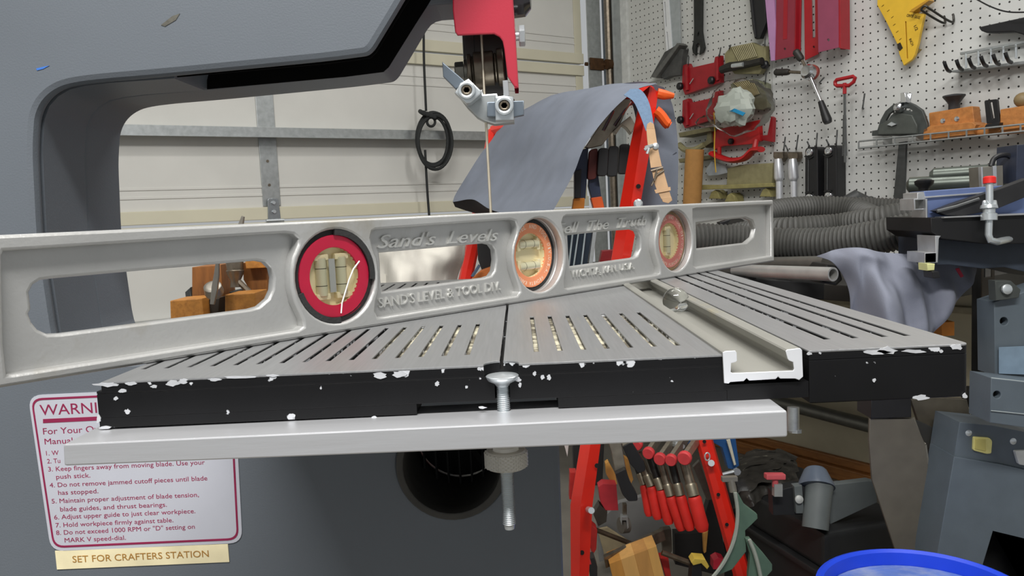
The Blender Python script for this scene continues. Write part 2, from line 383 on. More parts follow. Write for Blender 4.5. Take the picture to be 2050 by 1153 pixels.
# outline of the C-frame, traced on its front plane
throat = [(-300, -800), (1290, -860), (806, 0), (747, 97), (735, 108), (650, 119), (330, 150), (200, 161), (152, 167), (122, 174), (98, 188), (80, 208), (70, 234),
          (66, 300), (75, 480), (103, 665), (112, 700), (140, 722), (190, 724), (1060, 686), (1096, 690), (1112, 712)]
lower = [(1120, 900), (1133, 1300), (-300, 1390)]
full = throat+lower
recess = [(-300, -800), (1290, -860), (870, -100), (830, -130), (650, -125), (400, -100), (334, 151.5), (200, 161), (152, 167), (122, 174), (98, 188), (80, 208), (70, 234),
          (66, 300), (75, 480), (103, 665), (112, 700), (140, 722), (190, 724), (1060, 686), (1096, 690), (1112, 712)]+lower
L = lambda lp: [F.loc(F.pt(*p)) for p in lp]
def smooth(lp):
    out = []
    for i, q in enumerate(lp): out.append(q+(.05,) if .0 else q)
    return rnd(out, .012, 3)
fullL, recL = smooth(L(full)), L(recess)
hc = F.loc(F.pt(905, 930)); hole = circ(hc[0], hc[1], .0315, 40)
mb = MB()
mb.plate(F, [fullL, hole], 0, .010, .004, px=False)
mb.plate(F, [recL, hole], -.010, .048, 0, px=False)
bk = fullL[:]; Bk = PF(YB); ext = [Bk.loc(Bk.pt(*p)) for p in [(1240, -860), (964, -330), (964, 42), (906, 41), (866, 45)]]
rawL = L(full); back = smooth([rawL[0]]+ext+rawL[3:])
mb.plate(F, [back, hole], -.058, .049, .003, px=False)
sawz = F.pt(600, 1300).z
saw = thing('bandsaw', (-.2, .55, sawz), 'dark grey bandsaw with a tilted slotted table and red blade guard', 'bandsaw')
part('frame', mb, gm, saw, 'dark grey cast frame')
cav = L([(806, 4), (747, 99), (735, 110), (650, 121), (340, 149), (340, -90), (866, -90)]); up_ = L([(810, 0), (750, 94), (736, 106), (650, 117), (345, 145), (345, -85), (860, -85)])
mb = MB(); mb.plate(F, [cav], -.0578, .0012, 0, px=False); mb.plate(F, [cav], -.0102, .0008, 0, px=False); part('slot_shade', mb, M('matt black slot shade', (12, 12, 12), .9, spec=.1), saw, 'matt black plates putting shade inside the arm slot')  # black plates added to darken the slot, its shade put into colour
mb = MB(); mb.plate(F, [circ(hc[0], hc[1], .0345, 40), circ(hc[0], hc[1], .030, 40)], .003, .012, .001, px=False)
mb.lathe(F.at(hc[0], hc[1], .002), (0, 1, 0), [(.0318, 0), (.0318, .07), (.0305, .07), (.0305, 0)], 36, closed=True)
pr = part('dust_port', mb, M('dusty black ring', (66, 64, 60), .7, 0, .15, 80), saw)
mb = MB(); mb.cyl(F.at(hc[0], hc[1], -.075), F.at(hc[0], hc[1], -.072), .0305, 30)
part('port_back', mb, M('dark inside', (14, 14, 14), .8), pr)
mb = MB()
for k in range(7):
    x = hc[0]-.024+.008*k; h = sqrt(max(.0, .0302**2-(x-hc[0])**2)); mb.box(F.at(x, hc[1], -.055), .0006, .003, h)
mb.box(F.at(hc[0]+.004, hc[1]-.003, -.066), .002, .002, .02, (cos(.6), 0, sin(.6)), (0, 1, 0), (-sin(.6), 0, cos(.6)))
part('grille', mb, M('dark grey rib', (34, 34, 33), .8), pr)
# scuffs and the blue mark
mb = MB(); mb.plate(F, [[(72, 137), (85, 134), (99, 131), (86, 138), (74, 141)]], .0003, .0002); part('crayon_mark', mb, M('blue crayon', (56, 112, 196), .7), saw, 'small blue crayon mark')
scf = M('pale scuff', (128, 128, 122), .8, 0, .25, 300)
mb = MB(); mb.plate(F, [[(322, 50), (345, 32), (360, 27), (352, 40), (330, 53)]], .0003, .0002); part('scuff', mb, M('brown scuff', (88, 86, 78), .8, 0, .3, 300), saw)
xt = F.pt(72, 300).x
mb = MB()
for (zpx, h, y) in ((325, .008, .51), (275, .004, .502), (440, .012, .53)):
    p = F.pt(72, zpx); mb.box((p.x+.0035+(y-YF)*.02, y, p.z), .0003, .0025, h*.6, (cos(.08), 0, 0), (0, 1, .1), (.02, -.1, 1))
# ---- warning sticker
stk = M('silver sticker', (196, 198, 208), .5, .15, .03, 30); mar = M('maroon ink', (138, 26, 70), .6)
c4 = [F.loc(F.pt(*p)) for p in [(57, 791), (470, 772), (486, 1086), (103, 1103)]]
mb = MB(); mb.plate(F, [rnd(c4, .0085, 6)], .0006, .0005, 0, px=False)
st = part('warning_sticker', mb, stk, saw, 'silver warning sticker with a maroon border')
c5 = [F.loc(F.pt(*p)) for p in [(63, 797), (464, 779), (479, 1080), (108, 1096)]]; c6 = [F.loc(F.pt(*p)) for p in [(67, 801), (460, 783), (475, 1076), (111, 1092)]]
mb = MB(); mb.plate(F, [rnd(c5, .007, 6), rnd(c6, .006, 6)], .0008, .0002, 0, px=False)
part('border', mb, mar, st)
mb = MB()
def st_txt(s, x, y, wpx, h, w0=None):
    k = -.0455
    mb.text(s, F.pt(x, y), F.pt(x+wpx, y+wpx*k), F.n, .0001, 0, h/FPX*YF*1.0, .0006)
st_txt('WARNING', 82, 831, 167, 22)
mb.plate(F, [[(86, 839), (300, 829), (300, 836.5), (86, 847)]], .0008, .0002)
st_txt('For Your Own', 88, 869, 127, 13); st_txt('Manual', 91, 889, 56, 12)
st_txt('1. W', 94, 911, 25, 9.5); st_txt('2. Tu', 96, 927, 26, 9.5)
st_txt('3. Keep fingers away from moving blade. Use your', 98, 943, 313, 9.5); st_txt('push stick.', 114, 958, 68, 9.5)
st_txt('4. Do not remove jammed cutoff pieces until blade', 101, 975, 315, 9.5); st_txt('has stopped.', 118, 990, 80, 9.5)
st_txt('5. Maintain proper adjustment of blade tension,', 105, 1007, 294, 9.5); st_txt('blade guides, and thrust bearings.', 122, 1023, 213, 9.5)
st_txt('6. Adjust upper guide to just clear workpiece.', 110, 1039, 282, 9.5); st_txt('7. Hold workpiece firmly against table.', 113, 1055, 235, 9.5)
st_txt('8. Do not exceed 1000 RPM or "D" setting on', 114, 1070, 277, 9.5); st_txt('MARK V speed-dial.', 131, 1085, 122, 9.5)
part('warning_text', mb, mar, st)
mb = MB(); mb.plate(F, [[(110, 1103), (456, 1089), (459, 1125), (114, 1140)]], .0006, .0005)
tp = part('label_tape', mb, M('cream label tape', (238, 226, 186), .45), saw, 'cream label tape below the warning sticker')
mb = MB(); mb.text('SET FOR CRAFTERS STATION', F.pt(147, 1125), F.pt(419, 1113.5), F.n, .0001, 0, 14/FPX*YF, .0007); part('tape_text', mb, M('brown ink', (168, 122, 52), .6), tp)

# ---- table
yT = PT.pt(1035, 728).y; xl, xr = PT.pt(190, 766).x, PT.pt(1940, 687).x; yK = PT.pt(770, 566).y
TH = .018
topm = M('machined grey table top', (150, 151, 152), .36, .55, .07, 30, .1, 400, stretch=(30, 1, 1), c2=(170, 166, 152), thr=(.62, 20, .2))
def table_mat():
    m = M('chipped black enamel', (11, 11, 13), .45, 0, .2, 50, spec=.3); nt = m.node_tree; N = nt.nodes; L_ = nt.links; b = N['Principled BSDF']; src = b.inputs['Base Color'].links[0].from_socket
    tc = N.new('ShaderNodeTexCoord'); n1 = N.new('ShaderNodeTexNoise'); n1.inputs['Scale'].default_value = 150; n1.inputs['Detail'].default_value = 3; L_.new(tc.outputs['Object'], n1.inputs[0])
    sx = N.new('ShaderNodeSeparateXYZ'); geo = N.new('ShaderNodeNewGeometry'); L_.new(geo.outputs['Position'], sx.inputs[0])
    mr = N.new('ShaderNodeMapRange'); mr.inputs[1].default_value = ZT-.0042; mr.inputs[2].default_value = ZT-.0012; mr.inputs[3].default_value = 0; mr.inputs[4].default_value = .12; L_.new(sx.outputs[2], mr.inputs[0])
    ad = N.new('ShaderNodeMath'); ad.operation = 'ADD'; L_.new(n1.outputs[0], ad.inputs[0]); L_.new(mr.outputs[0], ad.inputs[1])
    rp = N.new('ShaderNodeMapRange'); rp.inputs[1].default_value = .69; rp.inputs[2].default_value = .71; L_.new(ad.outputs[0], rp.inputs[0])
    mx = N.new('ShaderNodeMix'); mx.data_type = 'RGBA'; L_.new(rp.outputs[0], mx.inputs[0]); L_.new(src, mx.inputs[6]); mx.inputs[7].default_value = lin((196, 198, 202)); L_.new(mx.outputs[2], b.inputs['Base Color'])
    return m
tbm = table_mat()
bx = PT.pt(1005, 712).x      # blade slot
by = .545
def pT(px, py): p = PT.pt(px, py); return p.x, p.y
# miter channel
mx0, mx1 = PT.pt(1446, 704).x, PT.pt(1605, 697).x
xk = xl
def outline_left(depth_notch):
    r = .0068; q = [(xl+.0, yT), (bx-r, yT)]
    if depth_notch == 'cup': q += [(bx-r*cos(a)*1, yT+.002+r*sin(a)*.9) for a in [pi*.5*i/6 for i in range(7)]][:-1]+[(bx-.0007, yT+.002+r*.9)]
    q += [(bx-.0007, by), (bx+.012, by+.01), (bx+.02, by+.01), (bx+.02, by-.0005), (bx+.0007, by-.02)]
    return q
cup = [(bx-.0068*cos(pi*i/14), yT+.0015+.0068*sin(pi*i/14)) for i in range(15)]
cupL = cup[:7]+[(bx-.0007, cup[7][1])]; cupR = [(bx+.0007, cup[7][1])]+cup[8:]
kerf = [(bx-.0007, by-.012), (bx-.012, by-.008), (bx-.012, by+.014), (bx+.016, by+.014), (bx+.016, by-.008), (bx+.0007, by-.012)]
ol = rnd([(xl, yT, .003), (bx-.0068, yT, .0004)], 0, 3)
top_outline = [(xl+.002, yT), (bx-.0068, yT)]+cupL+kerf+cupR+[(bx+.0068, yT), (mx0, yT), (mx0, yK), (xl+.002, yK)]
slots = []
def slot(x, y0, y1, wd=.0021): slots.append([(x-wd/2, y0), (x+wd/2, y0), (x+wd/2, y1), (x-wd/2, y1)])
fx = [283, 329, 374, 422, 469, 518, 566, 613, 660, 706, 752, 798, 845, 889, 935]; fy = [740, 737, 736, 733, 731, 729, 727, 724, 722, 719, 716, 716, 713, 711, 710]
ys0 = PT.pt(935, 710).y; ys1 = PT.pt(958, 647).y; yf2 = .61
p_a, p_b = PT.pt(283, 740).x, PT.pt(935, 710).x
for k in range(15):
    x = p_a+(p_b-p_a)*k/14; slot(x, ys0, ys1); slot(x, yf2, yK-.02)
q_a, q_b = PT.pt(1074, 703).x, PT.pt(1356, 690).x
ysr = PT.pt(1166, 629).y
for k in range(7):
    x = q_a+(q_b-q_a)*k/6; slot(x, ys0, ysr); slot(x, yf2, yK-.02)
mb = MB(); mb2 = MB(); mb.plate(PT, [top_outline]+slots, 0, .0009, .0003, px=False); mb2.plate(PT, [top_outline]+slots, -.0009, .0027, .0, px=False)
rs = [PT.pt(*p).x for p in [(1657, 679), (1712, 676), (1770, 673), (1818, 672)]]
slots2 = slots; slots = []
yr0 = PT.pt(1700, 677).y
for x in rs: slot(x, yr0, yK-.025, .0026)
mb.plate(PT, [rnd([(mx1+.0006, yT, .0002), (xr, yT, .004), (xr, yK, .004), (mx1+.0006, yK, .0002)], .001, 4)]+slots, 0, .0009, .0003, px=False)
mb2.plate(PT, [rnd([(mx1+.0006, yT, .0002), (xr, yT, .004), (xr, yK, .004), (mx1+.0006, yK, .0002)], .001, 4)]+slots, -.0009, .0027, 0, px=False)
tb = part('table', mb, topm, saw, 'slotted machined metal saw table')
mb = mb2
lowcup = [(bx-.0029, yT), (bx-.0029, yT+.004), (bx, yT+.0055), (bx+.0029, yT+.004), (bx+.0029, yT)]
mb.plate(PT, [[(xl, yT+.0), (bx-.0068, yT)]+cup+[(bx+.0068, yT), (mx0, yT), (mx0, yK), (xl, yK)]], -.0035, .0012, .0003, px=False)
mb.plate(PT, [[(xl, yT), (bx-.0029, yT)]+lowcup[1:-1]+[(bx+.0029, yT), (mx0, yT), (mx0, yK), (xl, yK)]], -.0047, .0093, .0002, px=False)
mb.plate(PT, [[(mx0, yT), (mx1+.0004, yT), (mx1+.0004, yK), (mx0, yK)]], -.0118, .0062, 0, px=False)
mb.plate(PT, [rnd([(mx1+.0006, yT), (xr, yT, .004), (xr, yK, .004), (mx1+.0006, yK)], .0002, 4)], -.0036, .0169, .0006, px=False)
n0, n1 = PF(yT).pt(835, 830).x, PF(yT).pt(1118, 818).x
mb.plate(PT, [[(xl, yT), (n0, yT), (n0, yT+.03), (n1, yT+.03), (n1, yT), (mx0-.0001, yT), (mx0-.0001, yK), (xl, yK)]], -.014, .004, .0002, px=False)
part('table_rim', mb, tbm, tb, 'chipped black enamel table edge')
mb = MB()
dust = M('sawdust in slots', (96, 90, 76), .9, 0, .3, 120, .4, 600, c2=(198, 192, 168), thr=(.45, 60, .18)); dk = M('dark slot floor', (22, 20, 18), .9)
for k, s in enumerate(slots2):
    if s[0][0] > PT.pt(700, 719).x and s[0][1] < yf2-.01: mb.plate(PT, [s], -.0017, .0009, 0, px=False)
part('slot_dust', mb, dust, tb, 'pale sawdust packed in the slots'); mb = MB()
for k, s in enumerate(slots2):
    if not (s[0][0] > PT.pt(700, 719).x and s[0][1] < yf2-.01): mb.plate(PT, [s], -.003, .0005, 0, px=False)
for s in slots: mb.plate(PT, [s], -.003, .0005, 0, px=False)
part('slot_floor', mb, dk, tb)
# aluminium channel, profile extruded along Y
Fp = PF(yT-.0012); prof = [(1447, 706), (1452, 703), (1472, 702), (1475, 706), (1476, 722), (1473, 725), (1464, 727), (1463, 745), (1467, 747), (1588, 742), (1590, 738), (1588, 725), (1580, 722), (1577, 718), (1573, 703), (1576, 700), (1602, 697), (1606, 701), (1608, 754), (1600, 761), (1592, 758), (1562, 758), (1558, 754), (1553, 759), (1500, 762), (1495, 757), (1489, 763), (1462, 765), (1459, 768), (1450, 767)]
mb = MB(); ln = yK-yT+.0012; mb.plate(Fp, [prof], 0, ln, .0003)
part('miter_channel', mb, M('dusty extruded aluminium', (148, 147, 140), .5, .45, .08, 40, c2=(176, 164, 120), thr=(.53, 22, .2), stretch=(1, .35, 1)), tb, 'dusty aluminium T-slot channel')
mb = MB(); mb.plate(PF(yT-.0016), [prof], 0, .0006, .0002); part('channel_end', mb, M('bright sawn aluminium', (222, 224, 228), .5, .35, .05, 40), tb, 'bright sawn channel end')
# chips of bare metal on the rim
chip = M('bare metal chip', (202, 204, 208), .45, .3, .1, 200); Fr = PF(yT)
def chp(cx, cy, rx, ry, n=13, seed=1):
    rr = random.Random(seed*13+int(cx)); mb = MB(); mb.plate(Fr, [[(cx+rx*cos(2*pi*i/n)*rr.uniform(.6, 1.15), cy+ry*sin(2*pi*i/n)*rr.uniform(.55, 1.2)) for i in range(n)]], .0003, .0003); part('paint_chip', mb, chip, tb)
for c in [(212, 770, 26, 5), (262, 768, 12, 4), (245, 783, 8, 4), (308, 774, 7, 3), (345, 768, 16, 6), (366, 763, 10, 5), (255, 824, 6, 5), (197, 840, 5, 9), (210, 856, 14, 3), (231, 798, 5, 4), (430, 760, 14, 3), (480, 755, 30, 3), (545, 752, 12, 2.5), (760, 752, 16, 6), (800, 749, 14, 7), (875, 768, 5, 5), (934, 775, 3.5, 3), (960, 739, 5, 4), (1036, 760, 7, 6), (1041, 771, 4, 5), (1070, 748, 4, 5), (1086, 755, 5, 5), (1099, 755, 5, 6), (750, 837, 8, 4), (693, 843, 7, 2.5), (1755, 705, 30, 5), (1775, 702, 22, 8), (1830, 703, 25, 4), (1884, 703, 4, 4), (1915, 695, 14, 6), (1750, 761, 4, 4), (1843, 796, 17, 6), (1932, 793, 6, 6), (1620, 708, 6, 3), (1642, 707, 3, 3), (965, 816, 9, 2.5)]: chp(*c)
# trunnion under the table
mb = MB(); mb.box((bx+.02, .53, ZT-.031), .07, .03, .013, ch=.004); mb.box((bx-.02, .54, ZT-.055), .03, .02, .03, ch=.004); part('trunnion', mb, charcoal, saw)
# ---- front aluminium bar with bolt
zb2 = ZT-TH; PB = Plane((0, 0, zb2), (1, 0, 0), (0, 1, 0))
yb0 = PB.pt(850, 853).y; Fb = PF(yb0); xb0, xb1 = Fb.pt(126, 900).x, Fb.pt(1576, 840).x; hb = zb2-Fb.pt(850, 899).z
mb = MB(); mb.plate(Fb, [rnd([(126, 889), (1576, 822), (1577, 875), (128, 933)], 5, 2)], 0, .034, .0006)
bar = part('front_bar', mb, M('brushed aluminium bar', (206, 207, 210), .38, .6, .05, 30, .08, 300, stretch=(.1, 1, 1)), saw, 'bright aluminium bar clamped under the table front')
bxp = Fb.pt(1006, 745).x; ya = yT+.0015
bp = lambda py, px=1010: PF(ya-.002).pt(px, py).z
zh = PF(ya).pt(1004, 752).z
mb = MB(); o = V((bx+.0002, ya, 0))
sk = .012
prof = [(.0024, -.0042), (.0034, -.0028), (.0056, -.0017), (.0063, -.0006), (.0064, .0), (.006, .0003), (0, .0007)]
mb.lathe(o+V((0, 0, zh)), (0, 0, 1), prof, 28)
zend = PF(ya).pt(1020, 1058).z
n = int((zh-.005-zend)/.00075); th = []
for i in range(n):
    z = zh-.004-.00075*i; th += [(.0026, z), (.0022, z-.00037)]
th += [(.0019, zend), (0, zend)]
mb.lathe(o, (0, 0, 1), [(.0024, zh-.0035)]+th, 18)
bolt = part('clamp_bolt', mb, zinc, saw, 'zinc plated threaded bolt through the bar')
zn1, zn0 = PF(ya-.006).pt(1013, 912).z, PF(ya-.006).pt(1015, 942).z
mb = MB(); seg = 96; rows = []
base = len(mb.v); R = .0082
for i in range(17):
    z = zn0+(zn1-zn0)*i/16
    for j in range(seg):
        a = 2*pi*j/seg; rr = R+(.00035 if ((i+j) % 4 < 1 or (i-j) % 4 < 1) else -.0002); mb.v.append(o+V((rr*cos(a), rr*sin(a), z)))
for i in range(16):
    for j in range(seg): mb.f.append([base+i*seg+j, base+i*seg+(j+1) % seg, base+(i+1)*seg+(j+1) % seg, base+(i+1)*seg+j])
mb.lathe(o, (0, 0, 1), [(.0026, zn0-.0005), (.0074, zn0-.0005), (.0081, zn0)], 36)
mb.lathe(o, (0, 0, 1), [(.0081, zn1), (.0074, zn1+.0006), (.0052, zn1+.0007), (.0048, zn1+.002), (.006, zb2-hb-.0002), (.0025, zb2-hb-.0002)], 36)
part('knurled_nut', mb, M('nickel plated knurl', (220, 216, 206), .4, .4, .06, 80), bolt, 'round knurled thumb nut', angle=20)

# ---- blade, guard and guides
Yb = .545; G0 = PF(Yb)
mb = MB(); a, b_ = PF(Yb).pt(962, 40), PF(Yb).pt(983, 432)
zlo = ZT-.05
pa = a+(a-b_)*.8; pb = b_+(b_-a)*((b_.z-zlo)/(a.z-b_.z))
mb.tube([pa, pb], .0009, 6, flat=((1, 0, 0), 2.2)); part('blade', mb, M('blade steel', (206, 196, 176), .4, .6, .1, 90), saw, 'thin bright saw blade')
G = PF(.527)
mb = MB(); gd = [(906, -60), (906, 20), (911, 64), (916, 71), (960, 69), (989, 68), (1000, 74), (1006, 82), (1009, 96), (1016, 153), (1030, 174), (1038, 176), (1037, 150), (1027, 0), (1024, -60)]
mb.plate(G, [gd], 0, .0022, .0009)
e = [G.pt(p[0], p[1], 0) for p in [(1024, -60), (1027, 0), (1033, 90), (1038, 176)]]
mb.grid([[p+V((-.0026, .0006, 0)) for p in e], [p+V((-.0008, .0006, 0)) for p in e], [p+V((.0002, .0016, 0)) for p in e], [p+V((.0002, .024, 0)) for p in e], [p+V((-.0022, .024, 0)) for p in e], [p+V((-.0026, .0006, 0)) for p in e]])
gp = part('blade_guard', mb, M('glossy red guard', (176, 44, 62), .3, 0, .04, 30, .05, 900, coat=.5), saw, 'glossy red steel blade guard')
mb = MB(); p = G.pt(1039, 72, -.01); mb.lathe(p, (1, 0, 0), [(.0062, 0), (.0066, .0005), (.0066, .0035), (.0055, .004)], 6, radians(15)); mb.lathe(p-V((.004, 0, 0)), (1, 0, 0), [(.003, 0), (.003, .004)], 12); part('guard_bolt', mb, zinc, gp)
mb = MB(); p = G.pt(1050, -2, -.02); mb.lathe(p-V((.012, 0, 0)), (1, -.1, 0), [(.008, 0), (.012, .004), (.0115, .012), (.007, .016)], 9); part('knob', mb, M('black glossy knob', (30, 24, 28), .2, 0, .1, 40, coat=.5), saw, 'black lobed knob at the top of the guard')
# guide post bracket
Gb = PF(.553); mb = MB(); mb.plate(Gb, [[(946, 40), (1010, 40), (1012, 110), (1020, 195), (1030, 198), (1012, 205), (975, 200), (950, 120)]], 0, .012, .001); mb.box(Gb.pt(970, -10, -.012), .016, .011, .045, ch=.002)
post = part('guide_post', mb, M('dark post steel', (64, 62, 60), .4, .6, .15, 60), saw)
Gw = .537
def gx(px, py, y=Gw): return PF(y).pt(px, py)
c = gx(972, 140, .558)
mb = MB(); ax = V((1, 0, .04))
for (x0, x1, r) in [(-.012, -.009, .0115), (-.009, -.0075, .010), (-.0075, .006, .0125), (.006, .008, .011), (.008, .0125, .0135)]:
    mb.lathe(c+ax*x0, ax, [(r-.0008, 0), (r, .0006), (r, x1-x0-.0006), (r-.0008, x1-x0)], 28)
part('thrust_bearing', mb, darksteel, post, 'stack of oily thrust bearings')
mb = MB(); mb.lathe(c-ax*.0205, ax, [(.006, 0), (.0068, .0006), (.0068, .006)], 6, radians(10)); mb.lathe(c-ax*.014, ax, [(.008, 0), (.008, .002)], 20); part('axle_bolt', mb, M('dull bolt', (140, 136, 126), .4, .9, .15, 80), post)
Gf = PF(.526)
mb = MB(); mb.plate(PF(.54), [[(912, 185), (930, 200), (965, 178), (968, 188), (995, 186), (1000, 200), (1028, 192), (1030, 245), (990, 249), (970, 243), (955, 235), (935, 215)]], 0, .012, .0012)
gb = part('guide_bracket', mb, steel, post)
mb = MB(); mb.plate(Gf, [rnd([(910, 186), (921, 166), (938, 157), (962, 180), (964, 188), (942, 206), (933, 207)], .0012)], 0, .013, .001)
mb.plate(PF(.523), [circ(934, 180, 18, 24), circ(934, 180, 10.5, 20)], 0, .004, .001); lb = part('guide_block', mb, zinc, gb)
mb = MB(); mb.plate(PF(.524), [circ(934, 180, 10.5, 20), circ(934, 180, 6, 6)], 0, .004, .0005); part('socket_screw', mb, darksteel, gb)
mb = MB(); mb.plate(PF(.5245), [circ(934, 180, 6.4, 16)], -.0015, .002); part('screw_socket', mb, dk, gb)
mb = MB(); mb.plate(Gf, [rnd([(990, 193), (1008, 191), (1028, 193), (1029, 240), (992, 241)], .001)], 0, .013, .001)
mb.plate(PF(.523), [circ(1009.5, 211, 19, 24), circ(1009.5, 211, 11, 20)], 0, .004, .001); part('guide_block', mb, zinc, gb)
mb = MB(); mb.plate(PF(.524), [circ(1009.5, 211, 10.5, 20), circ(1009.5, 211, 6, 6)], 0, .004, .0005); part('socket_screw', mb, darksteel, gb)
mb = MB(); mb.plate(PF(.5245), [circ(1009.5, 211, 6.4, 16)], -.0015, .002); part('screw_socket', mb, dk, gb)
mb = MB(); mb.plate(PF(.531), [[(885, 123), (926, 158), (934, 166), (912, 178), (887, 153)]], 0, .006, .0006); part('guide_finger', mb, M('blue grey carbide', (112, 122, 132), .35, .5, .06, 60), gb)
mb = MB(); mb.plate(PF(.531), [[(975, 204), (1049, 201), (1049, 230), (1030, 234), (975, 233)]], 0, .006, .0006); part('guide_finger', mb, M('blue grey carbide', (112, 122, 132)), gb)
mb = MB(); mb.plate(PF(.528), [[(1006, 161), (1017, 160), (1020, 192), (1008, 192)]], 0, .005, .0005); part('guide_pin', mb, alu, gb)
# ================================================================== SPIRIT LEVEL
castm = M('worn cast aluminium', (186, 186, 184), .42, .55, .07, 25, .12, 500, c2=(158, 150, 132), thr=(.6, 14, .2))
bluk = castm
HL = (PL.loc(PL.pt(1550, 397))[1]+PL.loc(PL.pt(0, 478))[1])/2
t1 = PL.loc(PL.pt(1550, 500))[0]; tc = PL.loc(PL.pt(1082, 511))[0]; t0 = 2*tc-t1
lp = lambda pts, off=0: [PL.loc(PL.pt(x, y, off)) for x, y in pts]
def crc(px, py, k): c = PL.loc(PL.pt(px, py)); return c
RV = HL*.416; vc = [(PL.loc(PL.pt(x, y))[0], HL*.5) for x, y in ((676, 557), (1082, 511), (1354, 481))]
out = rnd([(t0, 0), (t1, 0), (t1, HL), (t0, HL)], .0008, 2)
pockets = [lp(p) for p in [
    [(4, 512), (8, 503), (300, 484), (570, 467), (588, 469), (599, 478), (597, 490), (586, 515), (582, 540), (583, 575), (590, 605), (607, 640), (608, 654), (598, 664), (580, 668), (26, 757), (14, 750), (8, 690)],
    [(743, 476), (746, 464), (752, 460), (880, 450), (1022, 440), (1033, 443), (1037, 455), (1035, 470), (1028, 492), (1026, 515), (1029, 540), (1041, 575), (1042, 584), (1036, 592), (770, 636), (757, 635), (752, 622), (754, 604), (760, 580), (760, 545), (757, 518), (748, 498)],
    [(1126, 445), (1129, 436), (1134, 432), (1220, 426), (1310, 420), (1318, 424), (1320, 437), (1314, 460), (1311, 485), (1313, 505), (1322, 533), (1322, 547), (1317, 552), (1137, 579), (1131, 575), (1131, 560), (1136, 530), (1137, 495), (1130, 464)],
    [(1388, 420), (1394, 413), (1470, 407), (1545, 402), (1545, 512), (1394, 535), (1388, 530), (1390, 500), (1392, 470), (1388, 440)]]]
pockets = [[(x, min(max(y, .0046), HL-.0046)) for x, y in q] for q in pockets]
WO = -.0065
wins = [lp(p, WO) for p in [
    [(60, 600), (58, 585), (66, 570), (80, 561), (100, 558), (300, 540), (512, 522), (530, 525), (543, 538), (547, 556), (545, 580), (537, 598), (518, 614), (500, 619), (121, 668), (95, 669), (75, 660), (63, 645), (57, 628), (62, 618)],
    [(759, 506), (860, 497), (971, 487), (984, 490), (991, 500), (993, 520), (990, 542), (983, 552), (970, 556), (765, 584), (762, 560), (761, 530)],
    [(1136, 471), (1200, 464), (1266, 459), (1277, 463), (1282, 475), (1282, 498), (1276, 512), (1268, 516), (1140, 534), (1138, 510)],
    [(1393, 447), (1440, 441), (1492, 436), (1506, 442), (1512, 458), (1508, 474), (1494, 486), (1394, 498)]]]
vh = [circ(c[0], c[1], RV, 40) for c in vc]
mb = MB()
mb.plate(PL, [out]+pockets+vh, 0, .007, .0014, px=False)
mb.plate(PL, [out]+wins+vh, -.006, .0055, .0013, px=False)
mb.plate(PL, [out]+pockets+vh, -.0105, .007, .001, px=False)
lv = thing('spirit_level', PL.at(tc, 0, -.009), 'cast aluminium spirit level with three round vials standing across the saw table', 'spirit level')
body = part('level_body', mb, castm, lv, angle=50)
# raised lettering on the web
lo = -.0062; lm = M('polished letter faces', (206, 206, 202), .36, .5, .08, 60)
def ltxt(s, x0, y0, x1, y1, h, sh=0, ext=.0014): mb = MB(); mb.text(s, PL.pt(x0, y0, lo), PL.pt(x1, y1, lo), PL.n, ext, sh, h); part('raised_lettering', mb, lm, body)
ltxt("Sand's  Levels", 753, 497, 995, 481, .0072, .35); ltxt("SAND'S LEVEL & TOOL DIV.", 756, 616, 1000, 580, .0054)
ltxt("Tell  The  Truth", 1112, 469, 1292, 450, .0072, .35); ltxt("WICHITA, KAN. U.S.A.", 1141, 556, 1268, 538, .005)
def clear(name, tint, fres):
    m = bpy.data.materials.new(name); m.use_nodes = True; N = m.node_tree.nodes; L_ = m.node_tree.links; N.remove(N['Principled BSDF'])
    a = N.new('ShaderNodeBsdfTransparent'); a.inputs[0].default_value = tint+(1,); b = N.new('ShaderNodeBsdfGlossy'); b.inputs['Roughness'].default_value = .06
    f = N.new('ShaderNodeFresnel'); f.inputs[0].default_value = fres; x = N.new('ShaderNodeMixShader'); L_.new(f.outputs[0], x.inputs[0]); L_.new(a.outputs[0], x.inputs[1]); L_.new(b.outputs[0], x.inputs[2]); L_.new(x.outputs[0], N['Material Output'].inputs[0]); return m
pane = clear('clear cover glass', (.995, .995, .99), 1.12); thin = M('pale vial fluid', (206, 202, 170), .12, 0, .05, 40, coat=.6)
glass = bpy.data.materials.new('clear glass'); glass.use_nodes = True; gbs = glass.node_tree.nodes['Principled BSDF']
gbs.inputs['Transmission Weight'].default_value = 1; gbs.inputs['Roughness'].default_value = .02; gbs.inputs['IOR'].default_value = 1.45; gbs.inputs['Base Color'].default_value = (.97, .99, .98, 1)
ivory = M('ivory vial holder', (238, 226, 184), .5, 0, .05, 40); rub = M('black rubber gasket', (42, 42, 42), .75, 0, .15, 120, .3, 600)
def ringtext(mb, s, c, r, h, off, a_start, a_span):
    n = len(s)
    for i, ch in enumerate(s):
        if ch == ' ': continue
        a = a_start-a_span*i/(n-1); x, y = c[0]+r*cos(a), c[1]+r*sin(a); tx, ty = sin(a), -cos(a); w = h*(.3 if ch in "I.'" else .72)
        A = PL.at(x-tx*w/2, y-ty*w/2, off); B = PL.at(x+tx*w/2, y+ty*w/2, off); mb.text(ch, A, B, PL.n, .0001, 0, h)
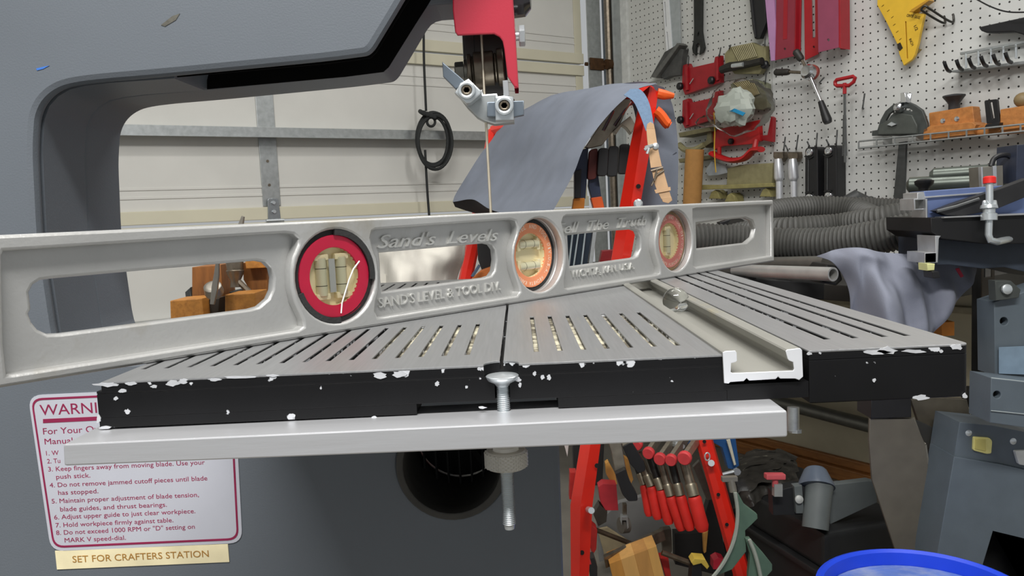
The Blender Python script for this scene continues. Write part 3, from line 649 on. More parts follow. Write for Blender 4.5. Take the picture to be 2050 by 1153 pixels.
def vial(i, col, rec, rin, label, tubes, txt=None, gask=None, cover=False):
    c = vc[i]; mb = MB()
    mb.plate(PL, [circ(c[0], c[1], RV*.885, 40), circ(c[0], c[1], RV*rin, 40)], rec, .0022, .0003, px=False)
    bz = part('vial_bezel', mb, col, lv, label)
    mb = MB(); mb.plate(PL, [circ(c[0], c[1], RV*.995, 40), circ(c[0], c[1], RV*.87, 40)], rec-.0006, .006, 0, px=False); part('gasket', mb, gask or rub, bz)
    mb = MB(); mb.plate(PL, [circ(c[0], c[1], RV*.99, 40)], rec-.0045, .0025, 0, px=False)
    mb.plate(PL, [circ(c[0], c[1], RV*(rin+.06), 36), circ(c[0], c[1], RV*rin*1.0, 36)], rec-.001, .005, 0, px=False)
    for t_ in tubes:      # end mounts
        (x0, y0), (x1, y1) = t_; d = V((x1-x0, y1-y0)).normalized()
        for (x, y) in ((x0, y0), (x1, y1)): mb.box(PL.at(c[0]+RV*x, c[1]+RV*y, rec-.0035), .0042, .0016, .0022, PL.u*(-d.y)+PL.v*d.x, PL.u*d.x+PL.v*d.y, PL.n, ch=.0005)
    part('vial_holder', mb, ivory, bz)
    for t_ in tubes:
        (x0, y0), (x1, y1) = t_; a = PL.at(c[0]+RV*x0, c[1]+RV*y0, rec-.0028); b = PL.at(c[0]+RV*x1, c[1]+RV*y1, rec-.0028)
        mb = MB(); mb.cyl(a, b, .0029, 16, .0006); part('vial_tube', mb, thin, bz)
        mb = MB(); d = b-a
        for f in (.28, .72): mb.lathe(a+d*f-d.normalized()*.0002, d, [(.0029, 0), (.00305, .0002), (.0029, .0004)], 16)
        part('index_line', mb, M('dark line', (70, 66, 50), .6), bz)
    if txt: mb = MB(); txt(mb, c, rec); part('ring_lettering', mb, M('cream letters', (246, 226, 206), .6), bz)
    return bz, c
red = M('red vial ring', (226, 34, 78), .42, 0, .06, 60, .1, 300); org = M('orange vial ring', (238, 150, 106), .45, 0, .06, 60); pnk = M('faded pink vial ring', (222, 134, 124), .5, 0, .1, 60)
bz, c = vial(0, red, -.0022, .62, 'red vial ring under cracked glass', [((-.27, -.42), (-.27, .42)), ((.24, -.42), (.24, .42))])
mb = MB(); mb.box(PL.at(c[0]-RV*.03, c[1]+RV*.02, -.0035), RV*.075, .0002, RV*.36, PL.u, PL.n, PL.v); part('scale_strip', mb, M('grey strip', (176, 178, 174), .5), bz)
mb = MB(); mb.plate(PL, [circ(c[0], c[1], RV*.9, 40)], -.0012, .0009, 0, px=False); part('glass_cover', mb, pane, bz)
mb = MB(); cr = [(.62, .28), (.45, .12), (.32, -.1), (.2, -.36), (.1, -.58), (.06, -.8)]
mb.tube([PL.at(c[0]+RV*x, c[1]+RV*y, -.0011) for x, y in cr], .0004, 5); part('crack', mb, M('white crack', (240, 240, 236), .3), bz)
mb = MB()
for a0, a1 in ((-.15, 1.55), (3.45, 4.75)):
    arc = [(c[0]+RV*1.0*cos(a0+(a1-a0)*k/14), c[1]+RV*1.0*sin(a0+(a1-a0)*k/14)) for k in range(15)]+[(c[0]+RV*.88*cos(a1+(a0-a1)*k/14), c[1]+RV*.88*sin(a1+(a0-a1)*k/14)) for k in range(15)]
    mb.plate(PL, [arc], -.0005, .0015, 0, px=False)
part('gasket_scrap', mb, rub, bz)
f1 = lambda mb, c, rec: (ringtext(mb, 'SANDS LEVEL AND TOOL DIV.', c, RV*.73, RV*.115, rec, pi*1.02, pi*1.05), ringtext(mb, 'U.S.A. WICHITA KANSAS', c, RV*.73, RV*.1, rec, -.2, pi*.72))
vial(1, org, -.0085, .60, 'orange vial ring with cream lettering', [((-.4, .3), (.4, .3)), ((-.4, -.3), (.4, -.3))], f1)
bz, c = vial(2, pnk, -.0062, .60, 'faded pink vial ring with worn lettering', [((0, -.42), (0, .42))], f1, M('brown dried gasket', (150, 126, 92), .7, 0, .25, 80))
mb = MB(); mb.plate(PL, [circ(c[0], c[1], RV*.9, 40)], -.0045, .0008, 0, px=False); part('glass_cover', mb, pane, bz)
# glass marble in the miter channel
zf = ZT-.0088; pm = None
rm = .0081; p = PT.pt(1355, 629, -.0088)
mb = MB(); mb.sphere(V((p.x, p.y+.002, zf+rm)), rm, 36); single('glass_marble', mb, glass, 'clear glass marble resting in the aluminium channel of the saw table', 'marble', angle=80)
# ================================================================== THINGS ON THE PEGBOARD
def wp(px, py, off=.02): return PW.pt(px, py, off)
def wplate(name, mat, label, cat, loops, front=.03, thick=.02, bev=.0015, group=None):
    mb = MB(); mb.plate(PW, loops, front, thick, bev); return single(name, mb, mat, label, cat, group)
def hook(px, py, dpx, dpy, label, up=14, out=.05, group='bent wire pegboard hooks'):
    """bent wire hook: enters the board at px,py, runs out and ends at dpx,dpy with an upturned tip"""
    a = wp(px, py, .004); b = wp(px, py, out); c = wp(dpx, dpy, out+.008)
    mb = MB(); mb.tube(spline([a+V((0, 0, .008)), a, a*.5+b*.5, b, b*.4+c*.6, c], 5), .0026, 7); return single('peg_hook', mb, hookm, label, 'hook', group)
white = M('white enamel steel', (226, 228, 228), .35, .1, .04, 40)
t = thing('shelf_standard', wp(1333, 110, .012), 'white slotted shelf standard screwed to the upper pegboard', 'shelf rail')
mb = MB(); mb.plate(PW, [[(1324, -40), (1335, -40), (1346, 112), (1334, 112)], [(1329.5, 4), (1331.5, 4), (1334.5, 53), (1332, 53)], [(1334, 64), (1336, 64), (1340, 105), (1337.5, 105)]], .026, .012, .001); part('rail', mb, white, t)
wplate('filler_strip', M('pale grey strip', (160, 166, 166), .6), 'pale grey vertical strip beside the white shelf standard', 'strip', [[(1337, -40), (1358, -40), (1362, 100), (1347, 106)]], .02, .007, .001)
t = thing('spanner', wp(1400, 108), 'black open-ended spanner hanging jaws down on the pegboard', 'spanner')
mb = MB(); mb.plate(PW, [[(1388, -40), (1405, -40), (1404, 62), (1407, 82), (1409.5, 95), (1406, 105), (1399, 109.5), (1401, 98), (1401, 90), (1397, 86), (1393, 90), (1392, 111), (1387, 106), (1385, 97), (1388, 80), (1389, 60)], [(1396, 68), (1399, 63), (1399, 70), (1396, 73)]], .026, .012, .002)
part('shaft', mb, M('blackened steel', (46, 48, 46), .45, .4, .15, 60), t)
# dark bracket behind the apron
t = thing('plastic_bracket', wp(1340, 155), 'dark grey ribbed plastic bracket hanging at the pegboard corner', 'bracket')
mb = MB(); mb.plate(PW, [[(1302, 154), (1330, 104), (1350, 92), (1358, 86), (1361, 97), (1369, 99), (1366, 110), (1362, 150), (1340, 153), (1328, 159), (1322, 152)]], .05, .03, .003); part('web', mb, M('dusty charcoal plastic', (70, 70, 68), .6, 0, .2, 50), t)
mb = MB(); mb.plate(PW, [[(1302, 154), (1355, 86), (1360, 90), (1313, 156)]], .07, .05, .003); part('rib', mb, M('dusty grey plastic', (92, 92, 88), .6, 0, .2, 50), t)
# featherboards
def feather(name, label, outer, mat, ribs=None, front=.04, extra=None, knobs=(), group='featherboards on the pegboard', slots=()):
    c = outer[0]; t = thing(name, wp(c[0], max(p[1] for p in outer)), label, 'featherboard', group)
    mb = MB(); mb.plate(PW, [outer]+list(slots), front, .022, .002)
    part('plate', mb, mat, t)
    if ribs:
        (a, b, c_, d, n) = ribs
        mb = MB(); mb.plate(PW, [[a, b, d, c_]], front+.001, .002, 0); part('gap', mb, M('dark gaps', (54, 52, 38), .8), t)
        for i in range(n):
            f = (i+.5)/n; p0 = V(a).lerp(V(b), f); p1 = V(c_).lerp(V(d), f)
            mb = MB(); e = wp(p0.x, p0.y, front+.004); g_ = wp(p1.x, p1.y, front+.004); mb.tube([e, g_], .0021, 5)
            part('finger', mb, M('pale olive rib', (172, 164, 124), .55), t)
    for (x, y) in knobs:
        mb = MB(); mb.lathe(wp(x, y, front), PW.n, [(.012, 0), (.015, .004), (.014, .014), (.010, .018)], 12); part('knob', mb, blackpl, t)
    if extra: extra(t)
    return t
for dy, lab in ((0, 'dark red flat plastic featherboard holder, upper one of the red pair'), (70, 'dark red flat plastic featherboard holder, lower one of the red pair')):
    s = .99
    o_ = [(1366, 131+dy), (1377, 127+dy), (1381, 136+dy), (1429, 125+dy), (1431, 114+dy), (1441, 111+dy), (1442, 165+dy), (1371, 190+dy if dy == 0 else 257), (1365, 175+dy)]
    def ex(t, dy=dy):
        mb = MB(); mb.plate(PW, [[(1370, 134+dy), (1375, 133+dy), (1377, 180+dy), (1372, 182+dy)]], .05, .01, .002); mb.plate(PW, [[(1432, 117+dy), (1437, 115+dy), (1438, 160+dy), (1433, 162+dy)]], .05, .01, .002); part('rail', mb, redplas, t)
        mb = MB(); mb.tube([wp(1381, 168+dy, .046), wp(1388, 157+dy, .046)], .0018, 6); part('pin', mb, zinc, t)
    feather('featherboard', lab, o_, redplas, extra=ex, knobs=[(1364, 173+dy), (1427, 161+dy)] if dy == 0 else [(1365, 240)])
feather('featherboard', 'olive ribbed featherboard with a black bar, above the plastic bag', [(1450, 108), (1462, 94), (1506, 85), (1520, 92), (1532, 92), (1533, 128), (1520, 148), (1470, 148), (1452, 128)], olive, ((1464, 96), (1506, 86), (1478, 123), (1517, 113), 12), knobs=[(1534, 130)],
        extra=lambda t: part('clamp_bar', MB().tube([wp(1444, 140, .065), wp(1460, 134, .065), wp(1500, 128, .065), wp(1526, 122, .065)], [.014, .017, .013, .013], 10), M('grey black bar', (48, 46, 42), .5, .3, .2, 60), t, 'black clamp bar') and part('clamp_bolt', MB().tube([wp(1466, 132, .08), wp(1488, 129, .08)], .008, 8), zinc, t))
feather('featherboard', 'grey green ribbed featherboard partly behind the plastic bag', [(1462, 168), (1506, 158), (1530, 165), (1536, 168), (1536, 215), (1528, 220), (1470, 215)], M('grey green plastic', (120, 122, 100), .55, 0, .12, 50), ((1466, 166), (1507, 159), (1502, 194), (1521, 188), 10))
# plastic bag with a white wrap inside
bagm = clear('thin plastic bag', (.90, .87, .86), 1.16)
for n_ in bagm.node_tree.nodes:
    if n_.type == 'BSDF_GLOSSY': n_.inputs['Roughness'].default_value = .3
t = thing('plastic_bag', wp(1470, 268), 'clear crumpled plastic bag holding a white wrapped item with blue tape', 'bag')
def blob(mb, px, py, off, rx, ry, rz, n=18, seed=0, amp=.18):
    c = wp(px, py, off); base = len(mb.v); k = n//2
    for i in range(k+1):
        th = pi*i/k
        for j in range(n):
            an = 2*pi*j/n; d = V((sin(th)*cos(an), sin(th)*sin(an), cos(th))); f = 1+amp*mnoise.noise(d*2.6+V((seed, 0, 0)))
            mb.v.append(c+PW.u*(d.x*rx*f)+PW.n*(d.y*ry*f)+PW.v*(d.z*rz*f))
    for i in range(k):
        for j in range(n): mb.f.append([base+i*n+j, base+(i+1)*n+j, base+(i+1)*n+(j+1) % n, base+i*n+(j+1) % n])
    return mb
part('bag_film', blob(MB(), 1481, 215, .10, .138, .055, .094, 34, 3, .16), bagm, t, angle=60)
part('bag_film', blob(MB(), 1415, 243, .085, .05, .02, .022, 20, 5, .3), bagm, t, angle=60)
part('white_wrap', blob(MB(), 1472, 218, .108, .080, .044, .064, 22, 8, .34), M('white paper wrap', (206, 220, 212), .7, 0, .04, 20), t, angle=14)
mb = MB(); mb.plate(PW, [[(1459, 223), (1470, 217), (1492, 226), (1487, 232), (1468, 224)]], .156, .003, .001); part('blue_tape', mb, M('blue tape', (30, 150, 204), .5), t)
# red guard with curved lower rim, yellow string
t = thing('push_shoe', wp(1480, 320), 'red plastic push shoe with a curved bow, below the plastic bag', 'push shoe')
mb = MB(); mb.plate(PW, [[(1426, 262), (1440, 258), (1519, 240), (1521, 282), (1508, 288), (1470, 291), (1448, 292), (1430, 300)]], .05, .02, .002); part('plate', mb, M('bright red plastic', (186, 32, 34), .4, 0, .1, 40), t)
mb = MB(); mb.plate(PW, [[(1543, 233), (1547, 236), (1545, 284), (1520, 280), (1520, 272), (1536, 270)]], .04, .02, .002); part('end_plate', mb, redplas, t)
mb = MB(); mb.tube(spline([wp(1426, 307, .07), wp(1440, 314, .07), wp(1464, 321, .07), wp(1490, 317, .07), wp(1508, 301, .07), wp(1524, 299, .07)], 5), .010, 10, flat=((0, 0, 1), 2.2)); mb.tube([wp(1440, 312, .065), wp(1440, 296, .055)], .008, 8); mb.tube([wp(1510, 302, .065), wp(1514, 280, .055)], .010, 8); part('bow', mb, M('bright red plastic', (186, 32, 34)), t)
mb = MB(); mb.lathe(wp(1465, 283, .05), PW.n, [(.011, 0), (.011, .01), (.008, .013)], 14); part('knob', mb, blackpl, t)
mb = MB(); mb.tube(spline([wp(1429, 225, .09), wp(1431, 262, .09), wp(1430, 300, .09), wp(1433, 345, .085)], 6), .0022, 6, flat=((1, 0, 0), 2)); single('yellow_string', mb, M('yellow string', (222, 180, 60), .7), 'yellow string dangling in front of the red push shoe', 'string')
# olive trays and parts under it
mb = MB(); mb.plate(PW, [[(1358, 266), (1420, 254), (1424, 262), (1360, 275)]], .08, .08, .002); mb.plate(PW, [[(1416, 256), (1424, 254), (1424, 285), (1408, 296), (1404, 290), (1414, 280)]], .06, .05, .002)
mb.plate(PW, [[(1358, 318), (1424, 310), (1424, 318), (1360, 326)]], .06, .06, .002); single('olive_jig', mb, M('dark olive plastic', (112, 106, 76), .6, 0, .15, 50), 'dark olive plastic jig with two ledges, behind the cardboard tube', 'jig')
mb = MB(); mb.tube(spline([wp(1360, 290, .05), wp(1372, 300, .06), wp(1390, 300, .065), wp(1410, 290, .06)], 5), .012, 8); single('olive_bow', mb, olive, 'olive curved plastic bow above the cardboard tube', 'bow')
wplate('olive_board', olive, 'flat olive plastic board right of the cardboard tube', 'board', [[(1456, 337), (1480, 330), (1547, 326), (1545, 370), (1500, 374), (1454, 376)]], .05, .02, .003)
mb = MB(); mb.plate(PW, [[(1403, 370), (1454, 370), (1546, 366), (1547, 374), (1470, 378), (1404, 380)]], .07, .018, .002)
for (x, y) in ((1428, 386), (1460, 392), (1530, 382)): mb.plate(PW, [[(x-10, y+12), (x-4, y-2), (x+3, y-6), (x+10, y), (x+12, y+12)]], .06, .05, .003)
single('olive_rail', mb, M('olive green rail', (150, 142, 92), .55, 0, .15, 50), 'olive plastic rail with three feet, just above the level end', 'rail')
wplate('clear_tag', M('pale translucent plastic', (170, 178, 182), .3), 'pale plastic flap beside the cardboard tube', 'flap', [[(1412, 342), (1424, 322), (1450, 330), (1456, 346), (1440, 350), (1418, 352)]], .045, .006, .001)
mb = MB(); a, b = wp(1391, 299, .12), wp(1384, 430, .12); mb.lathe(a, b-a, [(.034, 0), (.034, (b-a).length), (.030, (b-a).length), (.030, 0)], 28, closed=True); single('cardboard_tube', mb, M('brown cardboard', (176, 128, 70), .8, 0, .08, 40), 'brown cardboard tube standing right of the draped apron', 'tube')
# long hanging tools at the top
t = thing('push_stick', wp(1513, 77), 'black plastic push stick with a pointed end on the pegboard', 'push stick')
mb = MB(); mb.plate(PW, [[(1496, -40), (1528, -40), (1534, 44), (1521, 77), (1511, 78), (1506, 58)]], .045, .022, .003); part('blade_plate', mb, blackpl, t)
mb = MB(); mb.plate(PW, [[(1495, -40), (1501, -40), (1513, 74), (1510, 76)]], .05, .026, .002); part('edge_rib', mb, M('black plastic rib', (40, 40, 42), .4), t)
lil = M('lilac plastic', (186, 138, 182), .45, 0, .05, 20)
mb = MB(); mb.plate(PW, [[(1528, -40), (1546, -40), (1552, 44), (1550, 121), (1543, 122), (1536, 50)]], .055, .012, .001); single('lilac_strip', mb, lil, 'lilac plastic strip narrowing downward beside the red rails', 'strip')
mag = M('maroon enamel', (140, 44, 60), .4, 0, .06, 30); mag2 = M('pink maroon enamel', (150, 70, 96), .35, 0, .05, 30); redst = M('red steel edge', (160, 20, 34), .35, 0, .06, 30)
t = thing('fence_rail', wp(1575, 120), 'maroon steel rail with a pressed groove, left one of two red rails', 'rail', 'red steel rails')
mb = MB(); mb.plate(PW, [[(1555, -40), (1594, -40), (1591, 112), (1551, 121), (1553, 44)], circ(1571, 98, 2.2, 10)], .05, .004, .001); part('face', mb, mag, t)
mb = MB(); mb.plate(PW, [[(1569, -40), (1577, -40), (1575, 78), (1567, 79)]], .0515, .003, .0008); part('groove', mb, redst, t)
mb = MB(); mb.plate(PW, [[(1594, -40), (1604, -40), (1602, 114), (1591, 112)]], .03, .004, .001); mb.plate(PW, [[(1592.5, -40), (1594.5, -40), (1592, 112), (1590, 112)]], .05, .03, .0); part('edge', mb, redst, t)
t = thing('fence_rail', wp(1650, 118), 'red steel rail with a pinkish face plate, right one of two red rails', 'rail', 'red steel rails')
mb = MB(); mb.plate(PW, [[(1609, -40), (1637, -40), (1638, 108), (1611, 121)], [(1624, -30), (1631, -30), (1632, 74), (1626, 77)], circ(1629, 94, 2.3, 10)], .03, .004, .001); part('flange', mb, M('red rail enamel', (168, 26, 34), .38, 0, .08, 30), t)
mb = MB(); mb.plate(PW, [[(1636, -40), (1678, -40), (1679, 95), (1638, 105)], circ(1658, 80, 2.6, 10)], .075, .004, .001); part('face', mb, mag2, t)
mb = MB(); mb.plate(PW, [[(1678, -40), (1682, -40), (1683, 97), (1679, 95)]], .075, .05, .001); mb.plate(PW, [[(1680, -40), (1690, -40), (1692, 99), (1682, 99)]], .03, .006, .001); part('edge', mb, redst, t)
# feed handle with three spokes
t = thing('feed_handle', wp(1620, 250), 'chrome three-spoke feed handle with black grips on a hook', 'feed handle')
hubp = wp(1619, 146, .07)
mb = MB(); mb.lathe(hubp-PW.n*.01, PW.n+V((0, 0, .25)), [(.024, 0), (.024, .02), (.018, .028), (.010, .03)], 24); part('hub', mb, chrome, t)
mb = MB(); mb.lathe(hubp-PW.n*.022, PW.n+V((0, 0, .25)), [(.026, 0), (.026, .011)], 24); part('hub_ring', mb, M('reddish ring', (150, 70, 62), .5, .3), t)
for (e, b1, r) in (((1592, 101), (1605, 120), .012), ((1551, 145), (1580, 144), .011)):
    s1 = wp(b1[0], b1[1], .08); s2 = wp(e[0], e[1], .085)
    mb = MB(); mb.cyl(hubp, s1, .005, 10); sp_ = part('spoke', mb, darksteel, t); mb = MB(); mb.lathe(s1, s2-s1, [(r*.8, 0), (r, .008), (r*1.05, (s2-s1).length-.006), (r*.7, (s2-s1).length)], 14); part('grip', mb, M('worn black grip', (44, 42, 38), .5, 0, .2, 60), sp_)
s1 = wp(1643, 203, .085); s2 = wp(1658, 246, .085); mb = MB(); mb.cyl(hubp, s1, .007, 12); sp_ = part('spoke', mb, chrome, t)
mb = MB(); mb.lathe(s1, s2-s1, [(.009, 0), (.015, (s2-s1).length-.01), (.012, (s2-s1).length)], 16); part('grip', mb, blackpl, sp_)
hook(1641, 165, 1650, 155, 'bent wire hook carrying the three-spoke handle')
# red T-handle wrench
t = thing('hex_key', wp(1690, 400), 'long hex key with a red T-shaped loop handle on the pegboard', 'hex key')
mb = MB(); loop = [(1672, 164), (1675, 160), (1708, 153), (1712, 156), (1709, 164), (1700, 171), (1676, 172), (1672, 169)]; mb.tube([wp(x, y, .06) for x, y in loop], .006, 10, closed=True); mb.tube([wp(1691, 166, .06), wp(1691, 188, .06)], .006, 10); part('handle', mb, M('red dipped handle', (168, 28, 36), .4), t)
mb = MB(); mb.cyl(wp(1691, 186, .06), wp(1692, 325, .06), .0042, 6); part('shaft', mb, hookm, t)
t = thing('hook_strip', wp(1691, 312, .01), 'narrow grey slotted wire strip below the red T-handle', 'wire strip')
mb = MB(); mb.tube([wp(1689, 230, .05), wp(1687, 312, .05)], .0022, 6); mb.tube([wp(1693, 230, .05), wp(1695, 312, .05)], .0022, 6); part('wire', mb, hookm, t)
mb = MB()
for k in range(5): mb.tube([wp(1687.5, 240+17*k, .05), wp(1694.5, 240+17*k, .05)], .0018, 6)
part('rung', mb, hookm, t)
hook(1727, 216, 1731, 187, 'bent wire hook left of the mitre gauge, its tip turned up', group=None)
# yellow centre gauge
t = thing('centre_gauge', wp(1808, 131), 'yellow plastic centre finding gauge with black print', 'gauge')
yel = M('yellow plastic', (228, 184, 52), .45, 0, .05, 30)
gl = [(1757, -40), (1870, -40), (1856, 2), (1820, 24), (1850, 28), (1842, 64), (1838, 85), (1831, 110), (1826, 119), (1809, 131), (1800, 108), (1797, 90), (1775, 45), (1756, 10)]
mb = MB(); mb.plate(PW, [gl, [(1811.6, 43), (1814, 43), (1817.5, 117), (1815, 117)]], .045, .012, .001); part('plate', mb, yel, t)
mb = MB(); mb.plate(PW, [[(1821, 24), (1824, 19), (1857, -2), (1860, 1), (1828, 24)]], .065, .03, .001); part('lip', mb, M('amber plastic edge', (190, 140, 40), .45), t)
mb = MB(); ink = M('black print', (34, 28, 16), .6)
mb.text('CENTER', wp(1814.5, 33, .046), wp(1828, 35.5, .046), PW.n, .0003, 0, .0075); mb.text('GAUGE', wp(1830, 35.8, .046), wp(1841, 38, .046), PW.n, .0003, 0, .0075)
for (x, y) in ((1767, 12), (1778, 22), (1786, 35), (1790, 50), (1796, 64), (1802, 79)): mb.tube([wp(x-2, y+1, .0462), wp(x+2.5, y-2.5, .0462)], .0006, 4)
mb.plate(PW, [[(1796, 88), (1802, 85), (1807, 96), (1801, 102), (1797, 97)]], .0465, .002); part('print', mb, ink, t)
mb = MB(); mb.text('1/2', wp(1829, 53, .046), wp(1833, 62, .046), PW.n, .0003, 0, .0085); mb.text('INCH', wp(1819.5, 79, .046), wp(1825, 92, .046), PW.n, .0003, 0, .0075); part('side_print', mb, ink, t)
mb = MB(); mb.plate(PW, [[(1831, 97), (1841, 98), (1834, 106), (1829, 104)]], .02, .02, .001); single('yellow_wedge', mb, M('dull yellow wedge', (170, 146, 80), .5), 'small dull wedge poking out behind the yellow gauge', 'wedge')
# loop hook
t = thing('loop_hook', wp(1875, 47), 'long closed wire loop hook right of the yellow gauge', 'hook')
mb = MB(); mb.tube(spline([wp(1891, 32, .004), wp(1889, 46, .02), wp(1850, 24, .09), wp(1845, 18, .1), wp(1852, 12, .1), wp(1862, 18, .09), wp(1905, 44, .02), wp(1909, 28, .004)], 6), .0032, 8); part('wire', mb, M('dark hook wire', (58, 56, 52), .4, .5), t)
# black saw handle, bundle above
wplate('bracket_arm', blackpl, 'flat black plastic arm with a curved notch at the right edge', 'arm', [[(1960, 57), (1964, 53), (2060, 32), (2100, 30), (2100, 76), (2060, 75), (2046, 69), (2030, 64), (2000, 65), (1975, 66), (1964, 62)]], .05, .03, .003)
mb = MB(); mb.tube(spline([wp(1950, -4, .06), wp(1985, 14, .07), wp(2020, 24, .07), wp(2070, 24, .07)], 6), .002, 6); single('black_wire', mb, blackpl, 'thin black wire sagging at the top right corner', 'wire')
# tool rack with black tipped prongs
t = thing('prong_rack', wp(1960, 150, .03), 'grey steel wire rack with a row of black tipped prongs', 'tool rack')
mb = MB(); mb.plate(PW, [[(1921, 105), (2070, 77), (2070, 83), (1922, 110)]], .03, .01, .001); part('rail', mb, steel, t); mb = MB(); mb.plate(PW, [[(1904, 141), (2070, 119), (2070, 126), (1905, 145)]], .05, .05, .001); part('rail', mb, steel, t)
for k in range(6):
    x = 1931+k*25; y = 109-4.7*k; mb = MB(); mb.tube([wp(x+2, y, .03), wp(x+3, y+6, .06), wp(x+3, y+27, .06)], .0028, 8); part('wire', mb, zinc, t)
for k in range(6):
    x = 1890+k*24.5; y = 123-3.6*k
    mb = MB(); mb.tube(spline([wp(x+12, y+20, .06), wp(x+7, y+17, .10), wp(x+3, y+9, .12), wp(x, y, .125)], 4), .005, 8); part('prong', mb, blackpl, t, 'black dipped prong')
# wire shelf with mitre gauge and wooden blocks
t = thing('wire_shelf', wp(1850, 290), 'narrow galvanised wire shelf on the pegboard under the wooden blocks', 'shelf')
def shl(px): return 283-(px-1720)*.105
mb = MB()
for off, dy in ((.11, 0), (.11, 14), (.02, 13)): part('rail', MB().tube([wp(1720, shl(1720)+dy, off), wp(2070, shl(2070)+dy, off)], .0028, 7), steel, t)
for k in range(10):
    x = 1719+k*36; mb = MB(); mb.tube([wp(x, shl(x)+13, .02)+V((0, 0, 0)), wp(x, shl(x)+14, .11), wp(x, shl(x), .112)], .0024, 7); part('cross_wire', mb, steel, t)
cm = M('dark grey cast iron', (74, 78, 76), .45, .3, .15, 50)
t = thing('mitre_gauge', wp(1800, 285, .08), 'dark grey cast mitre gauge with a half round head on the wire shelf', 'mitre gauge')
head = [(1745, 272), (1745, 262), (1756, 260), (1762, 240), (1772, 222), (1786, 210), (1803, 203), (1816, 203), (1830, 209), (1846, 220), (1851, 232), (1856, 246), (1858, 262), (1846, 268), (1800, 272)]
slot_ = [(1773, 241), (1780, 228), (1792, 220), (1793, 223), (1783, 231), (1776, 242)]
mb = MB(); mb.plate(PW, [head, slot_, [(1811, 217), (1819, 217), (1826, 221), (1825, 224), (1818, 221), (1811, 221)]], .10, .012, .002); part('head', mb, cm, t)
mb = MB(); mb.plate(PW, [[(1756, 270), (1760, 250), (1800, 226), (1826, 230), (1836, 250), (1836, 268)]], .108, .012, .003); part('boss', mb, M('grey cast boss', (84, 88, 84), .45, .3, .12, 50), t)
mb = MB(); mb.lathe(wp(1803, 216, .10), PW.n, [(.014, 0), (.015, .008), (.011, .02), (.004, .024)], 18); part('lock_knob', mb, chrome, t)
mb = MB(); mb.plate(PW, [[(1802, 186), (1812, 185), (1816, 205), (1803, 206)]], .11, .02, .002); mb.plate(PW, [[(1817, 186), (1825, 187), (1822, 204), (1818, 203)]], .09, .004, .001); part('top_clip', mb, chrome, t)
mb = MB(); mb.plate(PW, [[(1775, 250), (1784, 244), (1794, 249), (1785, 253)]], .115, .006, .001); part('pointer', mb, zinc, t)
mb = MB(); mb.plate(PW, [[(1799, 285), (1813, 283), (1808, 420), (1786, 420)]], .085, .012, .001); part('guide_bar', mb, M('grey steel bar', (82, 84, 84), .4, .7, .1, 60), t)
al_ = M('pale aluminium block', (206, 208, 206), .4, .4); mb = MB(); mb.plate(PW, [[(1746, 274), (1768, 272), (1768, 290), (1748, 292)], ], .09, .05, .001); part('foot', mb, al_, t); mb = MB(); mb.plate(PW, [[(1818, 268), (1834, 266), (1834, 282), (1818, 284)]], .09, .05, .001); part('foot', mb, al_, t)
oak = wood('oak block', (186, 122, 62), (164, 100, 46), (1, 6, 6), 12)
t = thing('wooden_block', wp(1900, 280, .08), 'stepped wooden block with two screws on the wire shelf', 'wooden block', 'wooden blocks on the wire shelf')
mb = MB(); mb.plate(PW, [rnd([(1859, 226), (1947, 212), (1952, 251), (1861, 258)], 3, 3)], .08, .04, .002); mb.plate(PW, [[(1848, 259), (1862, 252), (1946, 244), (1954, 250), (1952, 254), (1950, 268), (1848, 280)]], .10, .07, .002); part('body', mb, oak, t)
for x, y in ((1888, 242), (1916, 238)): mb = MB(); mb.lathe(wp(x, y, .08), PW.n, [(.007, -.001), (.007, .002), (.003, .003)], 14); part('screw', mb, chrome, t)
t = thing('wooden_block', wp(2025, 265, .08), 'plain wooden block at the right edge of the wire shelf', 'wooden block', 'wooden blocks on the wire shelf')
mb = MB(); mb.plate(PW, [rnd([(2002, 219), (2085, 206), (2090, 250), (2002, 262)], 2, 2)], .09, .05, .002); mb.plate(PW, [[(1944, 258), (1975, 246), (2085, 238), (2085, 262), (1955, 272)]], .085, .05, .002); part('body', mb, oak, t)
mb = MB(); p = wp(1910, 212, .05); mb.lathe(p-V((0, 0, .01)), (0, 0, 1), [(.015, 0), (.015, .016), (.022, .026), (.030, .036), (.029, .040), (.010, .043)], 9); single('star_knob', mb, M('dark grey knob', (48, 48, 50), .5), 'dark grey knob standing behind the screwed wooden block', 'star knob')  # a star knob set here as an object of its own
t = thing('slotted_plate', wp(1985, 252, .06), 'black plate with an upright slot between the wooden blocks', 'plate')
mb = MB(); mb.plate(PW, [rnd([(1970, 201), (1997, 198), (2002, 250), (1976, 256)], 4, 3), [(1981, 205), (1986, 204), (1991, 236), (1987, 238)]], .085, .008, .001); mb.plate(PW, [[(1974, 249), (2001, 245), (2000, 252), (1970, 256)]], .11, .04, .001); part('plate', mb, blackpl, t)
mb = MB(); mb.sphere(wp(2048, 200, .06), .022, 16, (1, 1, .9)); single('wooden_knob', mb, M('tan wooden knob', (140, 120, 84), .5), 'tan wooden knob peeking over the right wooden block', 'wooden knob')  # round wooden knob, only its head is built
